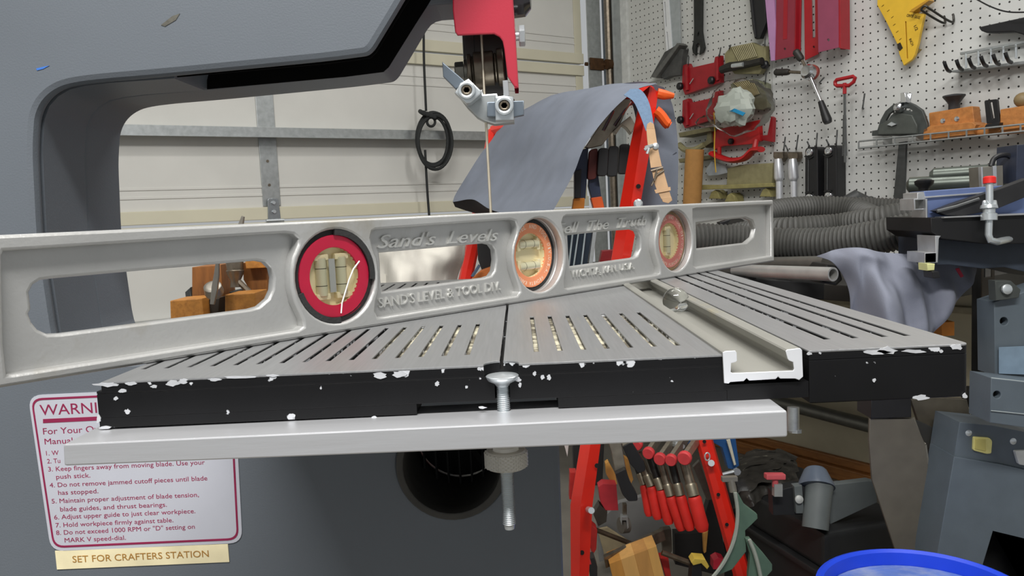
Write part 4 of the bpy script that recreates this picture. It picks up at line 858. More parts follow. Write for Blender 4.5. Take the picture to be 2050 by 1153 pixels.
# silver levers
for k, (x, y, lab) in enumerate(((1559, 318, 'silver breaker bar on hooks, left of the silver pair'), (1588, 318, 'silver breaker bar on hooks, right of the silver pair'))):
    t = thing('lever_bar', wp(x, 430), lab, 'lever', 'silver levers hung on hooks')
    dx = 2
    mb = MB(); mb.plate(PW, [[(x-11, y-14), (x+8, y-14), (x+9, y-2), (x+3, y+6), (x-6, y+6), (x-12, y-4)]], .05, .03, .004); part('head', mb, darksteel, t)
    mb = MB(); a = wp(x-1, y, .06); b = wp(x+1, y+45, .06); c = wp(x+dx, y+150, .06); mb.lathe(a, b-a, [(.012, 0), (.0155, .02), (.017, (b-a).length-.012), (.011, (b-a).length)], 18); part('neck', mb, M('bright satin steel', (226, 228, 232), .28, .7, .04, 60), t); mb = MB(); mb.cyl(b, c, .0115, 18); part('bar', mb, M('satin steel bar', (222, 224, 228), .35, .6, .05, 60), t)
hook(1548, 290, 1544, 286, 'short wire hook above the left silver lever'); hook(1569, 300, 1572, 274, 'wire hook with an upturned tip between the silver levers', out=.08); hook(1577, 300, 1572, 290, 'wire hook above the right silver lever', out=.07); hook(1594, 298, 1598, 270, 'wire hook with an upturned tip right of the silver levers', out=.08)
# black clamp bars
for x, y, lab in ((1620, 293, 'black channel with round chrome ends, left of the black pair'), (1658, 290, 'black channel with round chrome ends, right of the black pair')):
    t = thing('roller_channel', wp(x+8, y+120), lab, 'roller stand', 'black roller channels')
    mb = MB(); mb.plate(PW, [rnd([(x-9, y+2), (x+17, y), (x+18, y+108), (x-2, y+122), (x-9, y+112)], 9, 4)], .06, .05, .004); part('channel', mb, blackpl, t)
    mb = MB(); mb.tube([wp(x-1.5, y+26, .0615), wp(x-2, y+90, .0615)], .0012, 6); part('groove', mb, hookm, t)
    for yy_ in (12, 103): mb = MB(); mb.lathe(wp(x+1, y+yy_, .06), PW.n, [(.0135, 0), (.0135, .004), (.010, .006), (.006, .006), (.004, .003)], 22); part('end_cap', mb, chrome, t)
    mb = MB(); mb.tube(spline([wp(x-9, y+20, .062), wp(x, y+24, .064), wp(x+8, y+20, .062)], 5), .0025, 6); mb.tube([wp(x-8, y+93, .064), wp(x+6, y+92, .064)], .0025, 6); part('clip', mb, M('dark clip', (34, 34, 34), .4), t)
hook(1620, 292, 1616, 283, 'short wire hook above the left black channel'); hook(1634, 292, 1636, 266, 'upturned wire hook right of the left black channel', out=.08); hook(1659, 289, 1654, 279, 'short wire hook above the right black channel'); hook(1674, 289, 1676, 260, 'upturned wire hook right of the right black channel', out=.08); hook(1732, 402, 1733, 384, 'lone upturned wire hook above the coiled hose')
for a in ((1378, 128, 1379, 113, 'wire hook above the upper red featherboard, left'), (1440, 112, 1443, 95, 'wire hook above the upper red featherboard, right'), (1460, 97, 1463, 90, 'wire hook at the left end of the olive featherboard'), (1531, 90, 1532, 72, 'wire hook at the right end of the olive featherboard'), (1532, 165, 1534, 147, 'wire hook above the grey green featherboard')): hook(*a, group=None)
# ================================================================== CLAMP RACK AND WHAT HANGS ON IT
def slab(name, mat, loops, d, thick, parent=None, label=None, cat=None, group=None, yaw=0.0, bev=.0012):
    c = loops[0]; pl = PD(sum(p[0] for p in c)/len(c), sum(p[1] for p in c)/len(c), d, yaw)
    mb = MB(); mb.plate(pl, loops, 0, thick, bev)
    return part(name, mb, mat, parent, label) if parent else single(name, mb, mat, label, cat, group)
def ribbon(left, right, d, th=.002):
    """flat band between two pixel edges at depths d"""
    mb = MB(); n = len(left); rows = []
    L_ = [D(x, y, d[i] if isinstance(d, (list, tuple)) else d) for i, (x, y) in enumerate(left)]
    R_ = [D(x, y, d[i] if isinstance(d, (list, tuple)) else d) for i, (x, y) in enumerate(right)]
    L_, R_ = spline(L_, 5), spline(R_, 5); bk = fw*th
    mb.grid([[l, r, r+bk, l+bk, l] for l, r in zip(L_, R_)])
    return mb
def cloth(rows, n=6, m=6, amp=.006, sc=9, seed=0, th=.003):
    R = [spline([D(*p) for p in r], n) for r in rows]
    cols = [spline([R[i][j] for i in range(len(R))], m) for j in range(len(R[0]))]
    g_ = [[cols[j][i] for j in range(len(cols))] for i in range(len(cols[0]))]
    for r in g_:
        for k, p in enumerate(r):
            q = V((p.x*sc, p.y*sc, p.z*sc*.35+seed)); r[k] = p-fw*(mnoise.noise(q)*amp+mnoise.noise(q*2.3)*amp*.35)
    mb = MB(); mb.grid(g_); mb.grid([[p+fw*th for p in r] for r in g_]); return mb
def angle_iron(mb, secs, back=.004):
    rows = []
    for l, r_, rt in secs:
        a, b, c = D(*l), D(*r_), D(*rt); rows.append([a, b, c, c+fw*back, b+fw*back, a+fw*back, a])
    mb.grid(rows); mb.f.append(list(range(len(mb.v)-7, len(mb.v)-1))); return mb
def zfloor(px, d): return 0.0
nb = D(1301, 300, 1.62)
rack = thing('clamp_rack', (D(1301, 174, 1.6).x, D(1301, 174, 1.6).y, 0), 'bright red angle iron clamp rack behind the saw table', 'clamp rack')
mb = MB(); e = D(1162, 1153, 1.55); e0 = D(1183, 1012, 1.55); k = (e.z-.02)/(e0.z-e.z)
f_ = lambda a, b, t: (a[0]+(b[0]-a[0])*t, a[1]+(b[1]-a[1])*t, a[2])
bl = [f_((1142, 1012, 1.575), (1143, 1153, 1.575), 1+k), f_((1162, 1012, 1.55), (1160, 1153, 1.55), 1+k), f_((1186, 1012, 1.565), (1179, 1153, 1.565), 1+k)]
angle_iron(mb, [((1284, 186, 1.575), (1301, 172, 1.55), (1318, 184, 1.565)), ((1262, 290, 1.575), (1281, 292, 1.55), (1301, 300, 1.565)), ((1241, 412, 1.575), (1263, 412, 1.55), (1282, 409, 1.565)), ((1224, 520, 1.575), (1245, 520, 1.55), (1262, 520, 1.565)), ((1163, 884, 1.575), (1183, 884, 1.55), (1203, 884, 1.565)), ((1142, 1012, 1.575), (1162, 1012, 1.55), (1186, 1012, 1.565)), tuple(bl)])
leg = part('leg', mb, redpaint, rack)
mb = MB()
for (x, y, s) in ((1278, 373, 1), (1195, 932, 1), (1165, 1106, 1)): mb.lathe(D(x, y, 1.553), -fw, [(.0045, 0), (.0045, .001)], 14)
part('hole', mb, M('black hole', (16, 14, 14), .9), leg)
mb = MB(); mb.lathe(D(1277, 408, 1.552), -fw, [(.009, 0), (.009, .004), (.006, .006)], 10); mb.cyl(D(1178, 1020, 1.55), D(1184, 1022, 1.50), .006, 12); part('bolt', mb, zinc, rack)
mb = MB(); mb.tube([D(1300, 200, 1.76), D(1409, 878, 1.76), D(1484, 1145, 1.75), D(1490, 1166, 1.75)+V((.02, .02, -.24))], [.016]*4, 8, flat=((0, 1, 0), 1.15)); lg2 = part('leg', mb, redpaint, rack)
mb = MB()
for (x, y) in ((1410, 884), (1438, 990), (1455, 1050)): mb.lathe(D(x, y, 1.733), -fw, [(.004, 0), (.004, .001)], 12)
part('hole', mb, M('black hole', (16, 14, 14)), lg2)
mb = MB(); mb.tube([D(1416+5*sin(2*pi*i/12), 914+8*cos(2*pi*i/12), 1.725) for i in range(12)], .0016, 6, closed=True); mb.cyl(D(1424, 927, 1.735), D(1424, 927, 1.715), .007, 10); part('clip_pin', mb, zinc, rack)
mb = MB(); a, b = D(957, 440, 2.1), D(936, 540, 2.1); mb.tube([D(990, 262, 2.1), a, b, b+(b-a)*((b.z-.03)/(a.z-b.z))], .018, 8); part('leg', mb, redpaint, rack)
mb = MB(); a, b = D(1301, 186, 1.6), D(990, 262, 2.1); mb.tube([a, b], .016, 8); part('rail', mb, redpaint, rack)
for a, b in ((D(1240, 640, 1.60), D(1372, 640, 1.74)), (D(1240, 640, 1.60), D(930, 585, 2.1))): part('rail', MB().tube([a, b], .012, 8), redpaint, rack)
slab('handle_tip', orange, [[(980, 258), (988, 249), (1010, 246), (1006, 262), (992, 268), (980, 270)]], 2.09, .03, rack, 'orange plastic tip at the far end')
# apron
aprn = M('grey blue canvas', (112, 118, 130), .85, 0, .06, 25, .25, 900)
ap = thing('apron', D(1200, 430, 1.6), 'grey canvas apron draped over the red clamp rack', 'apron')
rows = [[(1003, 247, 2.08), (1060, 214, 1.95), (1120, 186, 1.83), (1190, 172, 1.7), (1255, 166, 1.6), (1318, 164, 1.53)],
        [(985, 278, 2.05), (1040, 240, 1.92), (1100, 215, 1.80), (1160, 195, 1.67), (1215, 185, 1.58), (1275, 179, 1.50)],
        [(962, 308, 2.03), (1015, 290, 1.90), (1070, 265, 1.78), (1130, 245, 1.65), (1175, 235, 1.55), (1222, 226, 1.49)],
        [(935, 350, 2.0), (985, 345, 1.9), (1040, 330, 1.77), (1090, 318, 1.64), (1130, 305, 1.54), (1172, 290, 1.47)],
        [(912, 388, 2.0), (955, 385, 1.9), (1005, 385, 1.75), (1060, 378, 1.62), (1100, 367, 1.53), (1147, 350, 1.46)],
        [(906, 404, 1.98), (945, 400, 1.88), (985, 420, 1.72), (1020, 428, 1.6), (1060, 428, 1.52), (1106, 424, 1.45)]]
part('front_panel', cloth(rows, 7, 7, .020, 10, 2), aprn, ap, angle=80)
rows = [[(1245, 168, 1.62), (1290, 163, 1.6), (1330, 174, 1.6)], [(1268, 215, 1.64), (1310, 215, 1.62), (1347, 210, 1.62)], [(1276, 270, 1.64), (1318, 275, 1.62), (1356, 268, 1.64)], [(1272, 330, 1.65), (1320, 335, 1.62), (1358, 330, 1.64)], [(1268, 430, 1.66), (1318, 440, 1.63), (1354, 452, 1.65)]]
part('back_panel', cloth(rows, 7, 7, .01, 9, 5), aprn, ap, angle=80)
rows = [[(906, 403, 1.995), (945, 399, 1.9), (985, 416, 1.76), (1040, 426, 1.65)], [(911, 414, 2.05), (945, 425, 2.02), (990, 434, 1.98), (1040, 436, 1.9)]]
part('lining', cloth(rows, 6, 4, .004), M('dark lining', (38, 38, 42), .9), ap, 'dark underside of the hem')
mb = MB(); mb.tube(spline([D(1321, 322, 1.635), D(1340, 314, 1.635), D(1354, 305, 1.64)], 5), .0016, 5); part('seam', mb, M('dark seam', (70, 74, 84), .9), ap)
blue = M('blue grey webbing', (122, 148, 178), .8, 0, .1, 200, .3, 600)
part('neck_strap', ribbon([(1249, 190), (1268, 203), (1282, 232), (1293, 262)], [(1262, 178), (1283, 180), (1300, 207), (1311, 262)], 1.47), blue, ap, 'blue grey webbing strap')
lea = M('tan leather', (206, 168, 128), .55, 0, .06, 40, .15, 300)
mb = ribbon([(1294, 258), (1297, 290), (1303, 336)], [(1311, 258), (1317, 295), (1325, 333)], 1.462)
pl_ = PD(1302, 258, 1.462); mb.plate(pl_, [[(1294, 258), (1296, 248), (1302, 244), (1309, 248), (1311, 258)]], 0, .002, .0004)
bt = part('leather_belt', mb, lea, ap, 'tan leather belt')
mb = ribbon([(1305, 340), (1312, 372), (1324, 398)], [(1327, 336), (1337, 372), (1344, 396)], 1.458)
mb.plate(PD(1334, 398, 1.458), [[(1324, 396), (1327, 404), (1338, 407), (1346, 401), (1344, 394)]], 0, .002, .0004); part('leather_end', mb, lea, bt)
mb = ribbon([(1310, 380), (1313, 387)], [(1342, 374), (1343, 381)], 1.455); part('keeper', mb, lea, bt)
mb = MB(); mb.tube([D(*p, 1.455) for p in [(1303, 342), (1327, 335), (1329, 341), (1315, 350), (1304, 372)]], .002, 7); mb.tube([D(1315, 339, 1.45), D(1310, 362, 1.45)], .0016, 6); part('buckle', mb, darksteel, bt)
mb = MB(); mb.lathe(D(1312, 293, 1.462), -fw, [(.006, 0), (.006, .003), (.003, .005)], 12); mb.tube([D(1293, 296, 1.45), D(1300, 294, 1.445), D(1306, 292, 1.45)], .004, 7); mb.tube([D(1300, 294, 1.445), D(1295, 308, 1.445)], .0025, 6); mb.tube([D(1300, 294, 1.445), D(1290, 300, 1.445)], .0025, 6); part('rivet_clasp', mb, zinc, bt)
# spring clamps on the rack top
pst = M('pressed dull steel', (158, 150, 134), .42, .6, .15, 60)
t = thing('spring_clamp', D(1225, 350, 1.6), 'large dull steel spring clamp with black grips under the apron edge', 'spring clamp', 'spring clamps on the rack')
slab('jaw_plate', pst, [[(1172, 294), (1208, 240), (1238, 196), (1264, 199), (1258, 212), (1240, 252), (1228, 262), (1206, 290), (1180, 296)]], 1.60, .03, t)
slab('jaw_plate', pst, [[(1228, 262), (1245, 245), (1262, 232), (1272, 250), (1264, 268), (1255, 256), (1246, 250), (1234, 268)]], 1.585, .03, t)
for a, b in (((1208, 262), (1228, 222)), ((1230, 252), (1262, 203))): mb = MB(); mb.tube([D(*a, 1.60), D(*b, 1.60)], .0035, 8); part('rib', mb, chrome, t)
for k, (x0, x1, y0, y1) in enumerate(((1197, 1216, 296, 352), (1217, 1236, 292, 353), (1239, 1259, 288, 348))):
    slab('grip', blackpl, [rnd([(x0+2, y0), (x1+3, y0), (x1, y1), (x0-2, y1)], 7, 4)], 1.60+.01*k, .022, t)
slab('brown_grip', M('brown red grip', (112, 46, 40), .5), [rnd([(1180, 300), (1197, 296), (1194, 358), (1176, 360)], 6, 3)], 1.62, .022, t)
navy = M('navy blue handle', (44, 56, 84), .45, 0, .1, 40); org2 = M('amber orange tip', (226, 138, 40), .5)
t = thing('spring_clamp', D(1178, 418, 1.62), 'navy spring clamp with two orange handle tips just above the level', 'spring clamp', 'spring clamps on the rack')
slab('handle', navy, [[(1162, 300), (1178, 296), (1176, 345), (1172, 398), (1150, 398), (1150, 340)]], 1.63, .025, t); slab('insert', M('dark grey grip', (30, 32, 36), .5), [[(1152, 342), (1164, 338), (1162, 396), (1150, 396)]], 1.612, .006, t)
slab('handle', navy, [[(1180, 345), (1196, 340), (1204, 394), (1184, 396), (1178, 372)]], 1.635, .025, t)
slab('tip', org2, [rnd([(1149, 397), (1171, 396), (1169, 424), (1145, 425)], 2, 2)], 1.625, .03, t); slab('tip', orange, [rnd([(1183, 396), (1205, 393), (1211, 420), (1190, 423)], 2, 2)], 1.63, .03, t)
t = thing('spring_clamp', D(1335, 250, 1.58), 'spring clamp whose two orange handles stick out right of the red post', 'spring clamp', 'spring clamps on the rack')
mb = MB(); mb.tube([D(1316, 187, 1.57), D(1330, 190, 1.57), D(1349, 192, 1.57)], [.010, .0095, .005], 10); part('handle', mb, orange, t)
mb = MB(); mb.tube(spline([D(1312, 222, 1.57), D(1322, 230, 1.57), D(1334, 246, 1.57), D(1341, 251, 1.57)], 4), [.015]*3+[.0145]*4+[.014]*4+[.010]*2, 10, flat=((0, 1, 0), .7)); part('handle', mb, orange, t)
# bars seen through the level window
bluebar = M('dark blue grey bar', (52, 64, 78), .45, .4, .1, 40)
for k, (xa, xb, w_) in enumerate(((1149, 1141, 3), (1161, 1151, 3), (1174, 1166, 3), (1193, 1184, 7))):
    x2_ = xb-(xa-xb)*3
    slab('clamp_bar', steel if k == 3 else M('bright zinc bar', (200, 214, 216), .3, .8), [[(xa-w_*.5, 445), (xa+w_*.6, 445), (x2_+w_*.6, 720), (x2_-w_*.5, 720)]], 1.63, .02, None, ('thin bright clamp bar, first from the orange vial', 'thin bright clamp bar, second from the orange vial', 'thin bright clamp bar, third from the orange vial', 'wide grey clamp bar beside the red post, behind the level window')[k], 'clamp bar', 'clamp bars behind the level window', bev=.0005)
slab('backing_board', bluebar, [[(1128, 445), (1188, 445), (1150, 720), (1100, 720)]], 1.66, .02, None, 'dark blue grey panel behind the bright clamp bars', 'board')
slab('red_bar', M('deep red bar', (150, 30, 34), .5), [[(1205, 502), (1236, 500), (1236, 526), (1200, 528)]], 1.75, .03, None, 'short deep red bar behind the red post, under the level window edge', 'bar')
slab('blue_lever', M('blue grey steel', (86, 104, 126), .4, .4), [[(942, 553), (957, 530), (962, 533), (948, 555)]], 1.9, .02, None, 'short blue grey lever seen through the level window', 'lever')
slab('orange_block', M('orange brown block', (196, 108, 44), .55), [[(944, 558), (962, 542), (985, 534), (990, 575), (944, 580)]], 1.95, .04, None, 'orange brown block at the right of the second level window', 'block')
slab('black_clamp', blackpl, [[(955, 488), (990, 484), (992, 500), (978, 548), (966, 545), (957, 520)]], 2.0, .03, None, 'black clamp body seen through the second level window', 'clamp')
# crumpled white sheet
rows = [[(745, 470, 1.7), (800, 470, 1.62), (860, 470, 1.68), (915, 470, 1.72), (932, 470, 1.8)], [(745, 510, 1.65), (800, 515, 1.6), (855, 508, 1.64), (905, 512, 1.66), (930, 515, 1.8)], [(745, 550, 1.66), (800, 555, 1.58), (850, 550, 1.62), (895, 555, 1.68), (915, 560, 1.8)], [(745, 620, 1.66), (800, 620, 1.58), (850, 620, 1.62), (895, 620, 1.68), (910, 620, 1.8)]]
t = thing('dust_bag', D(830, 640, 1.65), 'crumpled off-white cloth bag seen through the second level window', 'bag')
part('bag_cloth', cloth(rows, 9, 9, .028, 22, 4), M('off white cloth', (204, 200, 190), .85, 0, .06, 20, .2, 300), t, angle=80)
# ------------------------------------------------------------------ lower rack: bar clamps with red handles
hnd = M('red rubber handle', (220, 44, 36), .55, 0, .08, 40); pad = M('red round pad', (206, 62, 66), .6, 0, .1, 60)
cl = [((1289, 970), (1300, 1034), 9, (1262, 900)), ((1304, 973), (1318, 1040), 11, (1277, 905)), ((1324, 980), (1340, 1050), 11, (1300, 910)), ((1343, 993), (1366, 1062), 11.5, (1322, 920)), ((1362, 992), (1383, 1062), 11, (1342, 915)), ((1389, 993), (1408, 1064), 14, (1370, 925))]
names = ['farthest left', 'second from the left', 'third from the left', 'fourth from the left', 'fifth from the left', 'rightmost and largest']
for k, (a, b, r, c) in enumerate(cl):
    d = 1.80-.02*k; rr = r/1628*d
    t = thing('bar_clamp', D(b[0], b[1], d), 'bar clamp with a red handle under the saw table, %s' % names[k], 'bar clamp', 'red handled bar clamps on the rack')
    A, B, C_ = D(*a, d), D(*b, d), D(*c, d+.02)
    mb = MB(); mb.lathe(A, B-A, [(rr*.8, 0), (rr, .006), (rr*.96, (B-A).length*.5), (rr, (B-A).length-.012), (rr*.75, (B-A).length-.002), (rr*.3, (B-A).length)], 14); part('handle', mb, hnd, t)
    u_ = (C_-A).normalized(); mb = MB(); mb.lathe(A+u_*.026, -u_, [(rr*.8, 0), (rr*.9, .004), (rr*.85, .026)], 14); part('ferrule', mb, M('dull nickel', (150, 142, 124), .4, .85, .15, 60), t)
    mb = MB(); mb.cyl(A+u_*.02, C_, rr*.72, 12); part('screw', mb, darksteel if k % 2 else M('black oiled screw', (42, 40, 38), .4, .5), t)
    if k < 5:
        px, py = ((1275, 893), (1297, 909), (1320, 921), (1342, 923), (1369, 919))[k]; pr_ = (10, 12, 12.5, 12, 14)[k]/1628*d
        P_ = D(px, py, d-.06); Q = D(px+34, py-50, d+.06)
        mb = MB(); mb.lathe(P_, Q-P_, [(pr_*.85, 0), (pr_, .003), (pr_, .010), (pr_*.8, .014)], 18); part('pad', mb, pad, t)
        mb = MB(); x_ = (Q-P_).normalized(); mb.box((P_+Q)/2+x_*.007, .0045, (Q-P_).length/2-.007, .010, x_.cross(V((0, 0, 1))), x_, x_.cross(V((0, 0, 1))).cross(x_)); part('bar', mb, pst, t)
# clamp with black grip at left
t = thing('locking_clamp', D(1245, 1060, 1.62), 'steel jaw clamp with a bent black grip beside the red post', 'clamp')
slab('jaw', M('worn grey steel', (150, 144, 132), .4, .8, .15, 60), [[(1216, 880), (1242, 880), (1253, 938), (1232, 947), (1224, 905)]], 1.62, .02, t)
slab('grip', blackpl, [rnd([(1232, 948), (1253, 938), (1262, 968), (1276, 990), (1277, 1003), (1258, 1004), (1246, 990)], 4, 3)], 1.61, .028, t)
t = thing('locking_clamp', D(1270, 960, 1.68), 'clamp with a long black grip, right of the steel jaw clamp', 'clamp')
slab('grip', blackpl, [rnd([(1246, 894), (1264, 884), (1290, 925), (1293, 942), (1279, 948), (1262, 930)], 4, 3)], 1.68, .028, t); slab('jaw', pst, [[(1244, 880), (1264, 876), (1266, 886), (1247, 895)]], 1.68, .02, t)
slab('clamp_pad', M('red pad with brown face', (190, 46, 56), .55), [[(1198, 975), (1207, 968), (1234, 970), (1238, 1022), (1212, 1022), (1202, 1005)]], 1.72, .03, None, 'red clamp pad with a curved face left of the black grip', 'clamp')  # only the pad of a clamp is built
slab('wood_wedge', M('yellow wood', (206, 152, 76), .6), [[(1212, 928), (1218, 924), (1232, 950), (1236, 970), (1224, 968), (1214, 950)]], 1.75, .02, None, 'thin yellow wood wedge above the red clamp pad', 'wedge')
slab('wood_wedge', M('yellow wood', (206, 152, 76)), [[(1250, 915), (1258, 920), (1268, 960), (1264, 968), (1256, 950)]], 1.75, .02, None, 'thin yellow wood wedge between the two black grips', 'wedge')
slab('clamp_handle', M('dull red handle', (176, 36, 32), .5), [rnd([(1178, 1045), (1196, 1060), (1194, 1100), (1186, 1112), (1180, 1090)], 3, 2)], 1.7, .03, None, 'dull red handle hanging behind the red post near the bottom', 'clamp')  # clamp handle alone, without the rest of the clamp
slab('clamp_handle', M('dull red handle', (176, 36, 32)), [[(1141, 946), (1154, 946), (1150, 1000), (1140, 1000)]], 1.66, .03, None, 'dull red handle between the bandsaw and the red post', 'clamp')  # second clamp handle, also without its clamp
slab('dark_clamp', M('greyish black clamp body', (62, 58, 50), .5, .3, .2, 60), [[(1188, 1030), (1200, 1010), (1216, 1025), (1214, 1045), (1198, 1054)]], 1.72, .03, None, 'dark clamp body below the red clamp pad', 'clamp')
slab('black_clamp', M('black clamp cluster', (26, 25, 25), .6), [[(1146, 880), (1210, 880), (1206, 972), (1150, 972)]], 1.85, .04, None, 'black clamp jaws filling the gap behind the red post', 'clamp')
slab('white_post', M('white post', (216, 204, 200), .6), [[(1126, 880), (1140, 880), (1136, 915), (1132, 900)]], 1.9, .02, None, 'narrow white strip just right of the bandsaw', 'strip')
# caster, rods and wood on the lower rack
t = thing('caster', D(1250, 1066, 1.9), 'small grey caster wheel below the bent black grip', 'caster')
mb = MB(); p = D(1251, 1052, 1.9); mb.lathe(p-RI*.012, RI+fw*.4, [(.012, 0), (.019, .002), (.019, .02), (.012, .022)], 22); part('wheel', mb, M('grey rubber wheel', (104, 98, 90), .6), t)
slab('fork', zinc, [[(1244, 1034), (1257, 1034), (1259, 1056), (1256, 1060), (1254, 1042), (1246, 1042), (1245, 1052), (1243, 1046)]], 1.88, .02, t)
slab('stem', darksteel, [[(1247, 1010), (1255, 1010), (1255, 1036), (1247, 1036)]], 1.89, .015, t)
t = thing('sheet_panel', D(1275, 1110, 2.1), 'grey flat panel lying behind the caster under the rack', 'panel')
slab('panel', M('grey panel', (128, 128, 126), .6, 0, .08, 20), [[(1195, 1048), (1240, 1006), (1300, 990), (1340, 1060), (1325, 1085), (1200, 1125)]], 2.1, .02, t)
slab('tan_face', M('tan board', (156, 142, 112), .7), [[(1196, 1060), (1216, 1056), (1262, 1086), (1210, 1112)]], 2.08, .01, t)
rodm = M('brown steel rod', (92, 80, 66), .5, .6, .2, 60)
mb = MB(); mb.tube([D(1181, 1056, 1.78), D(1268, 1090, 1.8)], .0055, 8); single('thin_rod', mb, rodm, 'thin brown rod slanting from the red post to the dark bar', 'rod')
mb = MB(); a, b = D(1210, 1124, 1.72), D(1330, 1068, 1.8); mb.box((a+b)/2, (b-a).length/2, .008, .012, b-a, V((0, 1, 0)), (b-a).cross(V((0, 1, 0))), ch=.001); single('steel_bar', mb, darksteel, 'dark steel bar crossing above the wooden block', 'bar')
mb = MB(); mb.tube([D(1325, 1106, 1.7), D(1395, 1132, 1.7)], .006, 8); single('thin_rod', mb, rodm, 'thin rod running to the black and yellow clamp at the bottom', 'rod')
t = thing('wood_blank', D(1280, 1200, 1.7), 'block of striped glued wood at the bottom under the dark bar', 'wooden block')
for k, (x0, x1, xb0, xb1, col) in enumerate(((1220, 1243, 1235, 1262, (200, 142, 66)), (1243, 1270, 1262, 1292, (222, 172, 100)), (1270, 1296, 1292, 1318, (198, 146, 80)), (1296, 1314, 1318, 1340, (216, 166, 92)))):
    y0, y1 = 1129-(x0-1220)*.38, 1129-(x1-1220)*.38
    slab('strip', M('glued wood %d' % k, col, .55, 0, .08, 12, stretch=(6, 6, 1)), [[(x0, y0), (x1, y1), (xb1+12, 1240), (xb0+12, 1240)]], 1.7, .06, t, bev=.0006)
slab('red_strip', M('dull red handle', (176, 36, 32)), [[(1322, 1118), (1338, 1116), (1346, 1170), (1340, 1180)]], 1.74, .03, None, 'dull red edge right of the striped wood block', 'strip')
t = thing('yellow_clamp', D(1400, 1160, 1.68), 'small black and yellow clamp at the bottom between the rack legs', 'clamp')
slab('body', blackpl, [[(1386, 1128), (1404, 1122), (1408, 1200), (1380, 1200)]], 1.68, .03, t); slab('jaw', M('yellow clamp jaw', (204, 176, 72), .5), [[(1384, 1126), (1390, 1118), (1412, 1120), (1420, 1134), (1416, 1140), (1404, 1128), (1388, 1132)]], 1.67, .03, t)
slab('clamp_head', M('red and black jaw', (190, 36, 56), .5), [[(1428, 1122), (1438, 1116), (1450, 1120), (1448, 1128), (1436, 1140), (1428, 1140)]], 1.78, .03, None, 'small red clamp jaw behind the right rack leg', 'clamp')  # only the jaw end of a clamp
t = thing('clip', D(1180, 1160, 1.62), 'chrome and red spring clip at the bottom beside the red post', 'clip')
slab('body', M('black clip', (36, 36, 36), .5), [[(1172, 1120), (1190, 1116), (1196, 1135), (1196, 1200), (1172, 1200)]], 1.64, .03, t); slab('jaw', pad, [[(1170, 1122), (1180, 1118), (1184, 1130), (1170, 1132)]], 1.61, .02, t)
for x in (1171, 1177): mb = MB(); mb.tube([D(x-1, 1134, 1.61), D(x+3, 1170, 1.61)], .0025, 7); part('prong', mb, chrome, t)
slab('black_strap', M('black wide strap', (34, 33, 32), .7), [[(1350, 1068), (1400, 1066), (1420, 1000), (1432, 1010), (1456, 1120), (1430, 1150), (1352, 1130)]], 1.95, .03, None, 'wide black strap hanging behind the red clamp handles', 'strap')
slab('grey_strap', M('grey brown strap', (92, 86, 74), .7), [rnd([(1322, 1062), (1344, 1058), (1346, 1104), (1330, 1120)], 4, 3)], 1.85, .02, None, 'grey brown strap loop below the third red handle', 'strap')
slab('wood_strip', M('yellow wood', (206, 152, 76)), [[(1408, 1068), (1418, 1062), (1414, 1105), (1410, 1108)]], 1.9, .015, None, 'thin yellow slat between the largest red handle and the rack leg', 'strip')
slab('steel_bar', M('dull grey bar', (110, 106, 98), .45, .6, .15, 60), [[(1388, 935), (1400, 922), (1428, 1000), (1416, 1002)]], 1.85, .012, None, 'dull flat bar left of the right rack leg', 'bar')
# blue clamp
blc = M('blue enamel clamp', (40, 84, 138), .4, 0, .1, 40)
t = thing('blue_clamp', D(1460, 945, 1.85), 'blue bar clamp with a white strip right of the rack leg', 'clamp')
slab('arm', blc, [[(1355, 876), (1472, 872), (1480, 932), (1470, 940), (1458, 938), (1446, 896), (1424, 884), (1385, 884), (1366, 896)]], 1.88, .03, t); slab('strip', M('cream strip', (214, 210, 190), .5), [[(1455, 882), (1462, 880), (1474, 930), (1470, 932)]], 1.86, .008, t)
mb = MB(); mb.tube([D(1440, 951, 1.84), D(1472, 943, 1.84)], .004, 8); mb.lathe(D(1474, 943, 1.84), -fw, [(.008, 0), (.008, .01)], 8); part('bolt', mb, zinc, t)
mb = MB(); mb.lathe(D(1352, 889, 1.78), -fw+RI*.4, [(.009, 0), (.009, .012), (.005, .014), (.005, .03)], 10); part('screw', mb, zinc, t)
# green leaf-shaped plates
grn = M('dusty green enamel', (88, 114, 98), .6, 0, .12, 40); gedge = M('dusty grey edge', (150, 156, 146), .7)
for k, (lab, lp_, ed) in enumerate((('dusty green leaf-shaped bracket, upper one by the black case', [(1468, 982), (1478, 988), (1490, 1010), (1516, 1030), (1517, 1038), (1505, 1050), (1492, 1062), (1494, 1104), (1466, 1140), (1434, 1153), (1440, 1142), (1462, 1105), (1474, 1062), (1477, 1020)], [(1472, 986), (1477, 1030), (1470, 1080), (1450, 1125), (1425, 1158)]),
                                   ('dusty green leaf-shaped bracket, lower one by the black case', [(1492, 1078), (1502, 1078), (1514, 1092), (1530, 1110), (1546, 1130), (1546, 1142), (1530, 1160), (1520, 1200), (1500, 1200), (1498, 1150), (1502, 1110)], [(1500, 1080), (1512, 1110), (1522, 1150), (1530, 1200)]))):
    t = thing('leaf_bracket', D(lp_[-1][0], 1170, 1.5), lab, 'bracket', 'green leaf brackets')
    slab('plate', grn, [lp_], 1.5, .012, t, bev=.001); mb = MB(); mb.tube(spline([D(*p, 1.488) for p in ed], 4), .0035, 6); part('edge', mb, gedge, t)
mb = MB(); mb.tube([D(1463, 960, 1.5), D(1468, 984, 1.5)], .007, 10); mb.box(D(1460, 958, 1.5), .014, .006, .004); single('grey_stub', mb, M('dull grey stub', (140, 136, 126), .5, .5), 'dull grey stub on top of the upper green bracket', 'stub')
